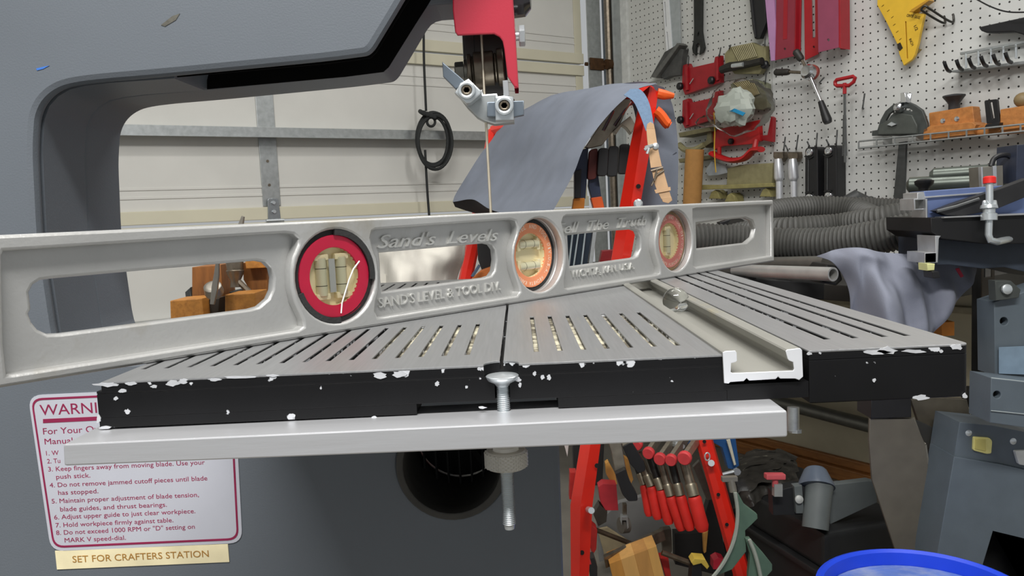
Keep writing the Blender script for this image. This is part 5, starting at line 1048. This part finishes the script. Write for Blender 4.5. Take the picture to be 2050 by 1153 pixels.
# ================================================================== WALL SHELF, HOSE, MACHINE AND CASE AT THE RIGHT
# dark shelf along the wall carrying the hose
zsh = D(1600, 580, 1.75).z
shm = M('dark stained shelf', (40, 38, 34), .7, 0, .15, 20)
mb = MB(); x0 = PW.loc(PW.pt(1370, 500))[0]; x1 = PW.loc(PW.pt(1640, 500))[0]; xm = .40
def wxy(x, off, z): return PW.at(x, 0, off) + V((0, 0, z))
mb.box(wxy((x0+xm)/2, .40, zsh-.02), (xm-x0)/2, .39, .018, PW.u, PW.n, (0, 0, 1), ch=.002)
sh = single('wall_shelf', mb, shm, 'dark wall shelf under the coiled hose and metal tubes', 'shelf')
mb = MB()
for x in (x0+.12, xm-.5): mb.box(wxy(x, .02, zsh-.12), .012, .012, .1, PW.u, PW.n, (0, 0, 1)); mb.tube([wxy(x, .02, zsh-.2), wxy(x, .3, zsh-.04)], .01, 8)
part('shelf_bracket', mb, darksteel, sh)
# corrugated hose
hosem = M('dusty black hose', (70, 70, 67), .55, 0, .15, 30)
def hose(path, r, pitch=.0085):
    P = spline(path, 14); mb = MB(); pts = []; rad = []; acc = 0.0; i = 0
    seg = [(P[k+1]-P[k]).length for k in range(len(P)-1)]; tot = sum(seg); n = int(tot/pitch)*4; k = 0; run = 0.0
    for q in range(n+1):
        s = tot*q/n
        while k < len(seg)-1 and run+seg[k] < s: run += seg[k]; k += 1
        pts.append(P[k].lerp(P[k+1], min(1, (s-run)/seg[k]))); rad.append(r*(1.0, .97, .90, .97)[q % 4])
    mb.tube(pts, rad, 14); return mb
t = thing('hose', D(1650, 575, 1.75), 'coil of dusty black corrugated hose on the shelf below the pegboard', 'hose')
rh = .034
part('run', hose([D(1330, 498, 1.70), D(1390, 480, 1.70), D(1470, 482, 1.70), D(1560, 488, 1.68), D(1660, 488, 1.62), D(1760, 474, 1.56), D(1850, 455, 1.52), D(1960, 440, 1.5)], rh), hosem, t)
part('run', hose([D(1395, 492, 1.84), D(1440, 482, 1.86), D(1500, 468, 1.82), D(1580, 462, 1.74), D(1680, 455, 1.72), D(1770, 440, 1.66), D(1860, 425, 1.64)], rh*.9), hosem, t)
part('loop', hose([D(1480, 462, 1.88), D(1510, 440, 1.92), D(1560, 424, 1.96), D(1640, 418, 1.98), D(1710, 424, 1.95), D(1758, 446, 1.86), D(1790, 470, 1.76)], rh*.95), hosem, t)
part('loop', hose([D(1690, 418, 2.02), D(1760, 420, 2.0), D(1830, 424, 1.96), D(1900, 428, 1.9)], rh*.9), hosem, t)
# nozzle behind
mb = MB(); mb.tube([D(1690, 410, 2.06), D(1712, 402, 2.06), D(1734, 408, 2.06)], [.02, .028, .02], 12); mb.box(D(1705, 412, 2.05), .05, .02, .022, ch=.006); single('hose_nozzle', mb, M('dark grey nozzle', (50, 52, 52), .5), 'dark grey hose nozzle behind the hose coil', 'nozzle')
mb = MB(); mb.plate(PD(1460, 452, 1.95), [[(1440, 445), (1462, 438), (1492, 436), (1490, 462), (1452, 466)]], 0, .03, .002); single('black_fitting', mb, blackpl, 'black fitting seen through the right end window of the level', 'fitting')
# metal tubes
t = thing('way_tubes', D(1580, 575, 1.6), 'dark casting with a bright steel tube on the shelf under the hose', 'tube assembly')
mb = MB(); a, b = D(1472, 541, 1.66), D(1668, 549, 1.42); mb.lathe(a, b-a, [(.0125, 0), (.0125, (b-a).length), (.0095, (b-a).length), (.0095, (b-a).length-.05), (0, (b-a).length-.05)], 24); part('tube', mb, M('worn bright tube', (190, 190, 186), .38, .6, .08, 40), t)
mb = MB(); a, b = D(1475, 529, 1.75), D(1655, 527, 1.52); mb.lathe(a, b-a, [(.014, 0), (.014, (b-a).length)], 20); part('tube', mb, M('dark chrome', (112, 110, 104), .4, .6, .1, 40), t)
pl_ = PD(1672, 545, 1.46, 0); mb = MB(); mb.plate(pl_, [rnd([(1655, 528), (1680, 530), (1688, 560), (1676, 572), (1640, 566)], 3, 3)], -.005, .10, .004); part('casting', mb, M('dark casting', (44, 44, 42), .5, .3, .2, 50), t)
mb = MB(); mb.plate(PD(1520, 570, 1.62), [[(1450, 552), (1652, 566), (1650, 600), (1450, 600)]], 0, .15, .003); part('base', mb, M('black base', (22, 22, 22), .6), t)
# shirt draped
shirt = M('grey blue shirt cloth', (128, 132, 146), .85, 0, .08, 14, .3, 700)
t = thing('shirt', D(1820, 680, 1.35), 'grey blue shirt draped over the shelf end behind the table corner', 'shirt')
rows = [[(1640, 512, 1.46), (1672, 500, 1.44), (1710, 496, 1.42), (1760, 504, 1.42), (1820, 508, 1.44), (1890, 492, 1.46), (1980, 512, 1.48)],
        [(1672, 530, 1.44), (1705, 524, 1.41), (1740, 528, 1.39), (1785, 535, 1.40), (1830, 540, 1.42), (1880, 540, 1.44), (1962, 545, 1.47)],
        [(1690, 562, 1.44), (1722, 560, 1.40), (1758, 568, 1.37), (1796, 575, 1.38), (1835, 580, 1.40), (1878, 580, 1.42), (1935, 580, 1.45)],
        [(1698, 610, 1.44), (1732, 610, 1.40), (1766, 615, 1.36), (1800, 618, 1.37), (1838, 622, 1.39), (1872, 625, 1.41), (1905, 618, 1.44)],
        [(1704, 650, 1.44), (1738, 655, 1.40), (1772, 660, 1.36), (1806, 666, 1.36), (1838, 672, 1.38), (1860, 672, 1.4), (1880, 655, 1.43)],
        [(1712, 690, 1.44), (1745, 692, 1.40), (1778, 694, 1.36), (1808, 696, 1.36), (1832, 698, 1.38), (1850, 692, 1.4), (1866, 680, 1.43)]]
part('cloth', cloth(rows, 8, 9, .034, 19, 11), shirt, t, angle=80)
mb = MB(); mb.plate(PD(1919, 545, 1.40), [[(1913, 538), (1920, 536), (1930, 553), (1924, 556)]], .0, .002, .0005); part('red_mark', mb, M('red mark', (170, 30, 56), .6), t)
# ------------------------------------------------------------------ machine at the right
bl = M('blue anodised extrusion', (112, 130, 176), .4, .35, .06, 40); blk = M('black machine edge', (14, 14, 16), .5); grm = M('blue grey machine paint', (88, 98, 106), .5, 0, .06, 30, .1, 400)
mch = thing('saw_machine', (D(2000, 900, 1.3).x, D(2000, 900, 1.3).y, 0), 'blue grey bench machine with an aluminium fence at the right edge', 'machine')
YAW = .25
def ms(name, mat, loops, d, thick, label=None, par=None, yaw=.0, bev=.0012): return slab(name, mat, loops, d, thick, par or mch, label, yaw=yaw, bev=bev)
fe = ms('fence', bl, [[(1849, 383), (2000, 372), (2120, 364), (2120, 428), (1990, 432), (1863, 436), (1856, 452), (1853, 399)]], 1.34, .05, 'blue tinted aluminium fence')
mb = MB(); mb.tube([D(1850, 395.5, 1.335), D(1975, 386, 1.335), D(2100, 377, 1.335)], .0016, 6); part('bright_edge', mb, alu, fe)
ms('end_profile', alu, [[(1829, 398), (1836, 397), (1836, 386), (1850, 384), (1854, 398), (1854, 420), (1830, 421)], [(1833, 401), (1850, 400), (1850, 417), (1833, 418)]], 1.335, .05, None, fe)
ms('end_plate', alu, [[(1853, 398), (1857, 398), (1858, 456), (1854, 458)]], 1.33, .05, None, fe)
ms('machine_table', blk, [[(1863, 436), (1990, 430), (2120, 427), (2120, 486), (1985, 489), (1885, 478), (1864, 464)]], 1.31, .16, 'black machine table edge')
mb = MB(); mb.plate(PD(1970, 428, 1.30), [[(1890, 434), (2120, 424), (2120, 428), (1890, 437)]], 0, .03, .001); part('table_edge', mb, alu, mch)
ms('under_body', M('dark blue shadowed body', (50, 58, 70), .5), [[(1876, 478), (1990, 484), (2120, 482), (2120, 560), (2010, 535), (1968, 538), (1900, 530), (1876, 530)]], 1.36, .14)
rl = ms('front_rail', alu, [[(1872, 472), (1884, 472), (1880, 478), (1878, 526), (1851, 527), (1851, 506), (1873, 505)], [(1854, 509), (1872, 508), (1872, 523), (1854, 524)]], 1.30, .06, 'aluminium rail end with a square tube')
ms('yellow_stop', M('pale yellow stop', (214, 214, 150), .5), [[(1856, 528), (1872, 528), (1871, 541), (1857, 542)]], 1.29, .03, None, rl); ms('knob', blackpl, [rnd([(1866, 543), (1880, 543), (1883, 556), (1868, 558)], 3, 3)], 1.285, .03, None, rl)
# J bolt
mb = MB(); mb.tube([D(1981, 362, 1.29), D(1981, 418, 1.29), D(1979, 470, 1.29), D(1983, 481, 1.29), D(1996, 484, 1.29), D(2025, 478, 1.32)], .0055, 12); jb = part('j_bolt', mb, zinc, mch, 'zinc J-bolt with a red cap')
mb = MB(); mb.lathe(D(1981, 367, 1.29), UP, [(.0095, 0), (.0095, .009), (.007, .011)], 16); part('red_cap', mb, M('red plastic cap', (222, 36, 30), .4), jb)
mb = MB(); mb.lathe(D(1980, 441, 1.29), UP, [(.012, 0), (.012, .01), (.009, .012), (.009, .018), (.013, .019), (.012, .024), (.006, .026)], 16)
for sgn in (-1, 1): mb.tube([D(1981+4*sgn, 414, 1.29), D(1981+9*sgn, 408, 1.29), D(1981+10*sgn, 401, 1.29)], [.005, .005, .003], 8)
part('wing_nut', mb, zinc, jb)
# dark push board across the fence
t = thing('push_board', D(1950, 425, 1.27), 'black pointed board lying across the blue fence', 'board')
slab('board', M('dusty black board', (34, 34, 36), .5, 0, .25, 30), [[(1873, 422), (1912, 407), (2004, 377), (2060, 356), (2060, 392), (1994, 419), (1930, 432), (1896, 431)]], 1.315, .02, t); mb = MB(); mb.tube([D(1876, 423, 1.31), D(1915, 413, 1.31), D(1960, 398, 1.31)], .0025, 6); part('edge', mb, hookm, t)
# pipes behind
pip = M('grey green pipe', (92, 98, 92), .35, .6, .12, 40)
mb = MB(); mb.lathe(D(1861, 352, 1.7), D(2070, 338, 1.6)-D(1861, 352, 1.7), [(.008, 0), (.0155, .008), (.0155, .35)], 20); single('pipe', mb, pip, 'grey green pipe, upper of the two behind the blue fence', 'pipe', 'pipes behind the fence')
mb = MB(); a, b = D(1815, 372, 1.72), D(2070, 358, 1.6); mb.lathe(a, b-a, [(.008, 0), (.0175, .006), (.0175, (b-a).length)], 20); single('pipe', mb, pip, 'thick grey green pipe, lower of the two behind the blue fence', 'pipe', 'pipes behind the fence')
mb = MB(); p = D(1850, 382, 1.5); mb.lathe(p, UP, [(.009, 0), (.010, .006), (.016, .012), (.017, .018), (.012, .021)], 10); part('fence_knob', mb, blackpl, fe)
t = thing('switch_box', D(1985, 376, 1.5), 'grey switch box with a looped black cable on the fence', 'switch box')
slab('box', M('grey brown box', (122, 118, 108), .5, .3), [[(1964, 334), (2008, 331), (2009, 376), (1966, 378)]], 1.42, .04, t); slab('strip', alu, [[(1964, 334), (1968, 334), (1970, 378), (1966, 378)]], 1.415, .01, t); slab('strip', alu, [[(1988, 332), (1996, 332), (1997, 376), (1989, 377)]], 1.415, .01, t)
mb = MB(); mb.tube(spline([D(1984, 333, 1.42), D(1990, 318, 1.42), D(2004, 311, 1.42), D(2020, 312, 1.42), D(2034, 326, 1.42), D(2038, 345, 1.42)], 5), .0045, 10); part('cable', mb, blackpl, t)
slab('column', M('dark navy column', (44, 50, 66), .5), [[(2036, 290), (2090, 286), (2090, 366), (2034, 366)]], 1.40, .06, None, 'dark navy column at the right edge above the black board', 'column')
# perforated post
t = thing('perforated_post', (D(1977, 700, 1.75).x, D(1977, 700, 1.75).y, 0), 'dark perforated steel post between the shirt and the machine', 'post')
pb0, pb1 = D(1965, 900, 1.75), D(1990, 900, 1.75); pl_ = PD(1977, 700, 1.75); mb = MB(); x0_, x1_ = pl_.loc(pl_.pt(1965, 700))[0], pl_.loc(pl_.pt(1990, 700))[0]; z0_ = -pl_.o.z; z1_ = pl_.loc(pl_.pt(1977, 500))[1]
hz = [pl_.loc(pl_.pt(1977, y))[1] for y in (545, 612, 677, 742, 806)]
mb.plate(pl_, [[(x0_, z0_), (x1_, z0_), (x1_, z1_), (x0_, z1_)]]+[[(x0_+.004, z-.011), (x1_-.006, z-.011), (x1_-.006, z+.011), (x0_+.004, z+.011)] for z in hz], 0, .004, 0, px=False); part('face', mb, M('brown black steel', (58, 52, 44), .6, .2, .1, 40), t)
mb = MB(); mb.plate(pl_, [[(x0_, z0_), (x1_, z0_), (x1_, z1_), (x0_, z1_)]], -.035, .004, 0, px=False); part('back', mb, M('black inside', (14, 13, 12), .8), t)
slab('wall_outlet_cover', M('orange plastic block', (206, 128, 44), .6), [[(1884, 645), (1911, 644), (1911, 672), (1886, 673)]], 1.9, .04, None, 'small orange block behind the table corner', 'block')
# upright panel with hole and label
cp = ms('column_panel', grm, [[(1990, 605), (2040, 588), (2120, 560), (2120, 760), (1992, 752)], circ(2010, 643, 8, 18)], 1.30, .05, 'blue grey upright panel with a round hole')
ms('hole_back', dk, [circ(2010, 643, 9.5, 16)], 1.315, .004, None, cp)
lb_ = ms('label_plate', M('pale blue label', (120, 140, 158), .5), [[(2000, 695), (2120, 690), (2120, 752), (2000, 748)]], 1.2985, .001, 'pale blue data plate', cp, bev=.0002)
ms('bracket', M('dark grey bracket', (70, 74, 72), .5, .2), [[(1992, 562), (2024, 562), (2044, 580), (2040, 596), (1994, 602)]], 1.28, .02); mb = MB(); mb.lathe(D(2014, 579, 1.278), -fw, [(.008, 0), (.008, .004), (.004, .006)], 12); part('bracket_screw', mb, zinc, mch)
lo_ = ms('lower_panel', grm, [[(1984, 757), (2120, 772), (2120, 866), (1982, 846)], circ(1996, 790, 7.5, 16)], 1.25, .06, 'blue grey lower panel'); ms('hole_back', dk, [circ(1996, 790, 9, 16)], 1.262, .004, None, lo_)
mb = MB(); mb.tube([D(1984, 757, 1.249), D(2120, 772, 1.249)], .0012, 5); mb.tube([D(1984, 822, 1.249), D(2120, 836, 1.249)], .0008, 5); part('panel_edge', mb, M('pale panel edge', (150, 158, 158), .5), lo_)
# leg casting under table and bracket
lgm = M('brown grey steel leg', (102, 97, 87), .5, .2, .1, 30)
t = thing('machine_leg', (D(1820, 1000, 1.42).x, D(1820, 1000, 1.42).y, 0), 'brown grey folded steel machine leg behind the table corner', 'machine leg')
slab('face', lgm, [[(1741, 838), (1830, 838), (1852, 888), (1876, 1060), (1905, 1240), (1830, 1240), (1792, 1100), (1746, 960), (1740, 880)]], 1.44, .006, t, bev=.001)
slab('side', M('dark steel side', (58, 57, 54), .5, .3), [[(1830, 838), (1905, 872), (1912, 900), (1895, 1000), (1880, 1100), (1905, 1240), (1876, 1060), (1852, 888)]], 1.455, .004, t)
slab('top_block', blackpl, [[(1744, 796), (1824, 790), (1825, 836), (1744, 838)]], 1.42, .06, t)
slab('gusset', M('worn steel gusset', (104, 98, 86), .45, .6, .2, 30), [[(1824, 800), (1870, 795), (1936, 800), (1945, 840), (1908, 866), (1850, 878)]], 1.46, .01, t)
mb = MB(); mb.tube([D(1930, 780, 1.5), D(1975, 840, 1.5)], .012, 10); part('brace', mb, M('dark brace', (48, 46, 42), .5, .4), t)
for x, y in ((1758, 881), (1837, 896), (1825, 870)):
    mb = MB(); mb.lathe(D(x, y, 1.438), -fw, [(.0055, 0), (.0055, .003), (.003, .005)], 10); part('screw', mb, zinc, t)
mb = MB(); mb.tube([D(1828, 836, 1.44), D(1846, 884, 1.44), D(1853, 890, 1.435)], .0025, 6); mb.tube([D(1852, 890, 1.437), D(1876, 1060, 1.437)], .003, 6); part('edge', mb, M('worn pale edge', (136, 132, 122), .45, .5), t)
# tilted cover box
t = thing('cover_box', (D(1980, 1000, 1.36).x, D(1980, 1000, 1.36).y, 0), 'blue grey sheet metal cover with a yellow button at the lower right', 'cover')
slab('upper_face', grm, [[(1921, 845), (1990, 852), (2120, 878), (2120, 955), (2000, 928), (1910, 914)]], 1.36, .08, t)
slab('lower_face', M('blue grey machine paint', (88, 98, 106)), [[(1910, 914), (2000, 929), (2120, 956), (2120, 1300), (1860, 1300), (1876, 1110)], [(1988, 1064), (2120, 1096), (2120, 1240), (1968, 1240), (1968, 1130)]], 1.37, .08, t)
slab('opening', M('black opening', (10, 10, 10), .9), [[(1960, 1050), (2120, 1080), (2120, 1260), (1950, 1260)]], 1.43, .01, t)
mb = MB(); mb.tube([D(1910, 915, 1.365), D(2000, 929, 1.365), D(2120, 956, 1.365)], .0014, 5); part('seam', mb, M('dark seam line', (40, 46, 50), .7), t)
for x, y in ((1938, 866), (2027, 883)):
    mb = MB(); mb.lathe(D(x, y, 1.36), -fw, [(.0056, 0), (.0056, .002), (.002, .0035)], 12); part('screw', mb, zinc, t)
slab('yellow_button', M('pale yellow button', (232, 222, 140), .5), [rnd([(1950, 875), (1982, 877), (1987, 883), (1985, 908), (1976, 909), (1949, 902)], 3, 3)], 1.355, .01, t); slab('button_face', M('dull yellow face', (206, 194, 112), .6), [[(1953, 879), (1974, 880), (1974, 904), (1952, 899)]], 1.353, .003, t)
slab('white_button', M('white button', (224, 226, 222), .5), [rnd([(2032, 903), (2075, 902), (2075, 936), (2040, 930)], 3, 3)], 1.355, .01, t)
slab('orange_mark', M('orange paint mark', (206, 146, 80), .6), [[(1996, 1037), (2001, 1036), (1998, 1061), (1990, 1060)]], 1.369, .001, t, bev=.0002)
mb = MB(); mb.plate(PD(1932, 1043, 1.37), [[(1929, 1040), (1935, 1044), (1934, 1047), (1930, 1046)]], .0005, .001); part('nick', mb, dk, t)
# blue bucket
bu = M('blue plastic bucket', (30, 70, 216), .4, 0, .05, 20)
c = D(1850, 1180, 1.17); t = thing('bucket', (c.x, c.y, 0), 'blue plastic bucket at the bottom right in front of the machine', 'bucket')
zr = c.z; R_ = .141
mb = MB(); mb.lathe((c.x, c.y, 0), (0, 0, 1), [(.0, .002), (R_*.84, .0), (R_*.985, zr-.012), (R_*1.03, zr-.012), (R_*1.04, zr-.002), (R_*1.0, zr), (R_*.965, zr-.004), (R_*.955, zr-.02), (R_*.82, .006), (0, .008)], 56); part('shell', mb, bu, t)
mb = MB(); mb.lathe((c.x, c.y, 0), (0, 0, 1), [(R_*.985, zr-.05), (R_*1.03, zr-.05), (R_*1.03, zr-.058), (R_*.97, zr-.058)], 56, closed=True); part('rim_band', mb, bu, t)
mb = MB(); mb.lathe((c.x, c.y, 0), (0, 0, 1), [(0, zr-.018), (R_*.5, zr-.014), (R_*.95, zr-.024)], 40); part('lid', mb, M('dusty blue lid', (92, 120, 190), .7, 0, .15, 20, c2=(170, 176, 186), thr=(.5, 12, .3)), t)
# black case on the floor
cs = M('black moulded case', (30, 31, 32), .5, 0, .12, 30)
cc = D(1655, 1100, 1.6); an = -.55
ax = V((cos(an), sin(an), 0)); ay = V((-sin(an), cos(an), 0))
c3 = D(1648, 1119, 1.58); t = thing('tool_case', (c3.x, c3.y+.2, 0), 'black moulded tool case on the floor below the grey dust chute', 'case')
ax = (D(1490, 1064, 1.85)-c3); ax.z = 0; ax.normalize(); ay = V((0, 0, 1)).cross(ax); ay = -ay if ay.y < 0 else ay
W_, D_ = .40, .24
ctr = c3+ax*W_/2+ay*D_/2
mb = MB(); mb.box((ctr.x, ctr.y, (c3.z-.035)/2), W_/2-.008, D_/2-.008, (c3.z-.035)/2, ax, ay, (0, 0, 1), ch=.012); part('base', mb, cs, t)
mb = MB(); mb.box((ctr.x, ctr.y, c3.z-.04), W_/2, D_/2, .007, ax, ay, (0, 0, 1), ch=.004); part('flange', mb, cs, t)
mb = MB(); mb.box((ctr.x, ctr.y, c3.z+.005), W_/2-.012, D_/2-.012, .04, ax, ay, (0, 0, 1), ch=.014); part('lid', mb, cs, t)
# grey dust chute on the case
dgm = M('dark grey moulded plastic', (98, 104, 104), .5, 0, .08, 30)
zc = c3.z+.045; t = thing('dust_chute', (D(1640, 1040, 1.6).x, D(1640, 1040, 1.6).y, zc), 'dark grey dust chute with a round pipe and red knob on the black case', 'dust chute')
mb = MB(); a, b = D(1640, 968, 1.62), D(1632, 1058, 1.60); mb.lathe(a, b-a, [(.028, 0), (.0265, .02), (.025, (b-a).length), (.021, (b-a).length), (.021, (b-a).length-.04), (0, (b-a).length-.04)], 26); part('pipe', mb, dgm, t)
mb = MB(); a, b = D(1634, 974, 1.62), D(1632, 938, 1.64); mb.lathe(a, b-a, [(.036, -.002), (.034, .006), (.022, (b-a).length-.004), (.018, (b-a).length), (.015, (b-a).length), (.015, .01), (0, .01)], 26); part('cone', mb, M('blue grey cone', (84, 94, 108), .35, 0, .06, 30), t)
slab('side_panel', dgm, [[(1655, 972), (1740, 962), (1756, 966), (1756, 1006), (1662, 1050)]], 1.63, .02, t)
slab('hinge_block', M('black block', (34, 35, 36), .5), [[(1546, 985), (1595, 972), (1612, 974), (1612, 1030), (1548, 1032)]], 1.62, .03, t); slab('plate', dgm, [[(1590, 974), (1606, 972), (1610, 1028), (1594, 1028)]], 1.61, .02, t)
mb = MB(); mb.lathe(D(1599, 999, 1.608), -fw, [(.008, 0), (.008, .004), (.003, .006)], 16); part('screw', mb, M('white screw', (206, 208, 204), .4, .3), t)
mb = MB(); p = D(1552, 972, 1.6); mb.lathe(p, UP, [(.006, -.002), (.006, .012)], 10); mb.box(D(1551, 953, 1.6), .019, .010, .0055, RI, fw, UP, ch=.002); part('red_knob', mb, M('pinkish red knob', (196, 84, 90), .5), t)
mb = MB(); mb.box(D(1556, 980, 1.6), .008, .008, .012, RI, fw, UP); part('clear_base', mb, M('grey clear base', (140, 142, 140), .3), t)
# dark debris pile
rr = random.Random(4); dkp = [M('dark debris %d' % k, c_, .7, 0, .3, 50, .4, 120) for k, c_ in enumerate(((34, 33, 30), (64, 60, 52), (92, 88, 78)))]
rows = [[(1470, 920, 2.0), (1510, 905, 2.0), (1560, 900, 2.0), (1598, 915, 1.95)], [(1470, 950, 1.9), (1515, 940, 1.88), (1560, 935, 1.88), (1602, 945, 1.85)], [(1470, 980, 1.82), (1515, 975, 1.8), (1550, 970, 1.8), (1600, 968, 1.78)], [(1470, 1020, 1.80), (1515, 1005, 1.78), (1550, 995, 1.78), (1600, 985, 1.76)]]
mb = cloth(rows, 8, 8, .05, 24, 3); single('debris_bag', mb, M('crumpled black plastic', (50, 48, 44), .45, 0, .5, 30, .5, 60, c2=(112, 108, 96), thr=(.62, 40, .08)), 'crumpled dusty black plastic sheet behind the red knob', 'plastic sheet', angle=60)
# pipe along the wall and post stub
mb = MB(); a, b = PW.pt(1480, 785, .10), PW.pt(1760, 857, .10); mb.cyl(a, b, .022, 20); single('wall_pipe', mb, M('grey conduit', (112, 112, 106), .4, .5, .1, 40), 'grey conduit running along the wall under the table', 'conduit')
mb = MB(); mb.tube([D(1588, 815, 1.5), D(1588, 862, 1.5)], .011, 12); mb.lathe(D(1592, 866, 1.5), UP, [(.012, 0), (.012, .006)], 8); single('table_post', mb, steel, 'short steel post hanging at the right end of the aluminium bar', 'post')
# ------------------------------------------------------------------ wooden clamp seen through the left level window
oak2 = wood('orange wood', (190, 128, 56), (160, 100, 40), (6, 1, 6), 22); oakd = wood('dark orange wood', (140, 88, 40), (112, 66, 30), (6, 6, 1), 22)
d = 1.05; b0 = D(440, 640, d)
t = thing('corner_clamp', (b0.x, b0.y, 0), 'wooden jawed clamp with a steel wing lever seen through the left level window', 'clamp')
slab('jaw', oakd, [[(384, 535), (442, 530), (446, 600), (384, 600)]], d+.02, .05, t); slab('jaw', oakd, [[(486, 526), (534, 524), (535, 560), (538, 606), (505, 590), (487, 560)]], d+.02, .05, t)
slab('jaw_top', oak2, [[(490, 520), (534, 516), (533, 536), (492, 538)]], d, .03, t)
slab('jaw', oak2, [rnd([(340, 602), (405, 597), (409, 640), (409, 660), (342, 660)], 2, 2)], d-.05, .05, t); slab('jaw', oak2, [rnd([(450, 590), (510, 586), (515, 640), (515, 660), (450, 660)], 2, 2)], d-.05, .05, t)
mb = MB(); mb.lathe(D(469, 510, d), D(472, 575, d)-D(469, 510, d), [(.010, 0), (.011, .01), (.0105, .02), (.0115, .021), (.010, .026), (.006, .034), (.007, .042)], 20); mb.tube([D(474, 560, d), D(505, 590, d)], .004, 8); part('spindle', mb, darksteel, t)
lv_ = M('grey steel lever', (164, 158, 148), .4, .8, .08, 60)
mb = MB(); mb.lathe(D(430, 588, d-.06), UP-fw*.9, [(.0105, 0), (.0115, .003), (.0105, .012), (.006, .014)], 22); part('lever_hub', mb, lv_, t)
slab('lever', lv_, [[(432, 520), (438, 520), (438, 550), (435, 580), (428, 610), (420, 609), (423, 575), (428, 548)]], d-.085, .004, t, bev=.0006)
slab('lever_tip', lv_, [[(474, 454), (483, 432), (488, 434), (486, 452)]], d+.1, .006, t)
slab('screw_body', M('dark screw body', (70, 66, 60), .5, .5), [[(412, 600), (440, 596), (438, 625), (432, 640), (408, 640)]], d-.03, .03, t)
slab('carriage', charcoal, [[(370, 585), (381, 575), (384, 600), (500, 575), (536, 605), (530, 680), (380, 680)]], d+.05, .04, t)
mb = MB(); mb.cyl((b0.x, b0.y+.04, .01), (b0.x, b0.y+.04, b0.z-.02), .018, 16); mb.lathe((b0.x, b0.y+.04, 0), (0, 0, 1), [(.12, 0), (.12, .008), (.03, .014)], 24); part('stand', mb, charcoal, t)
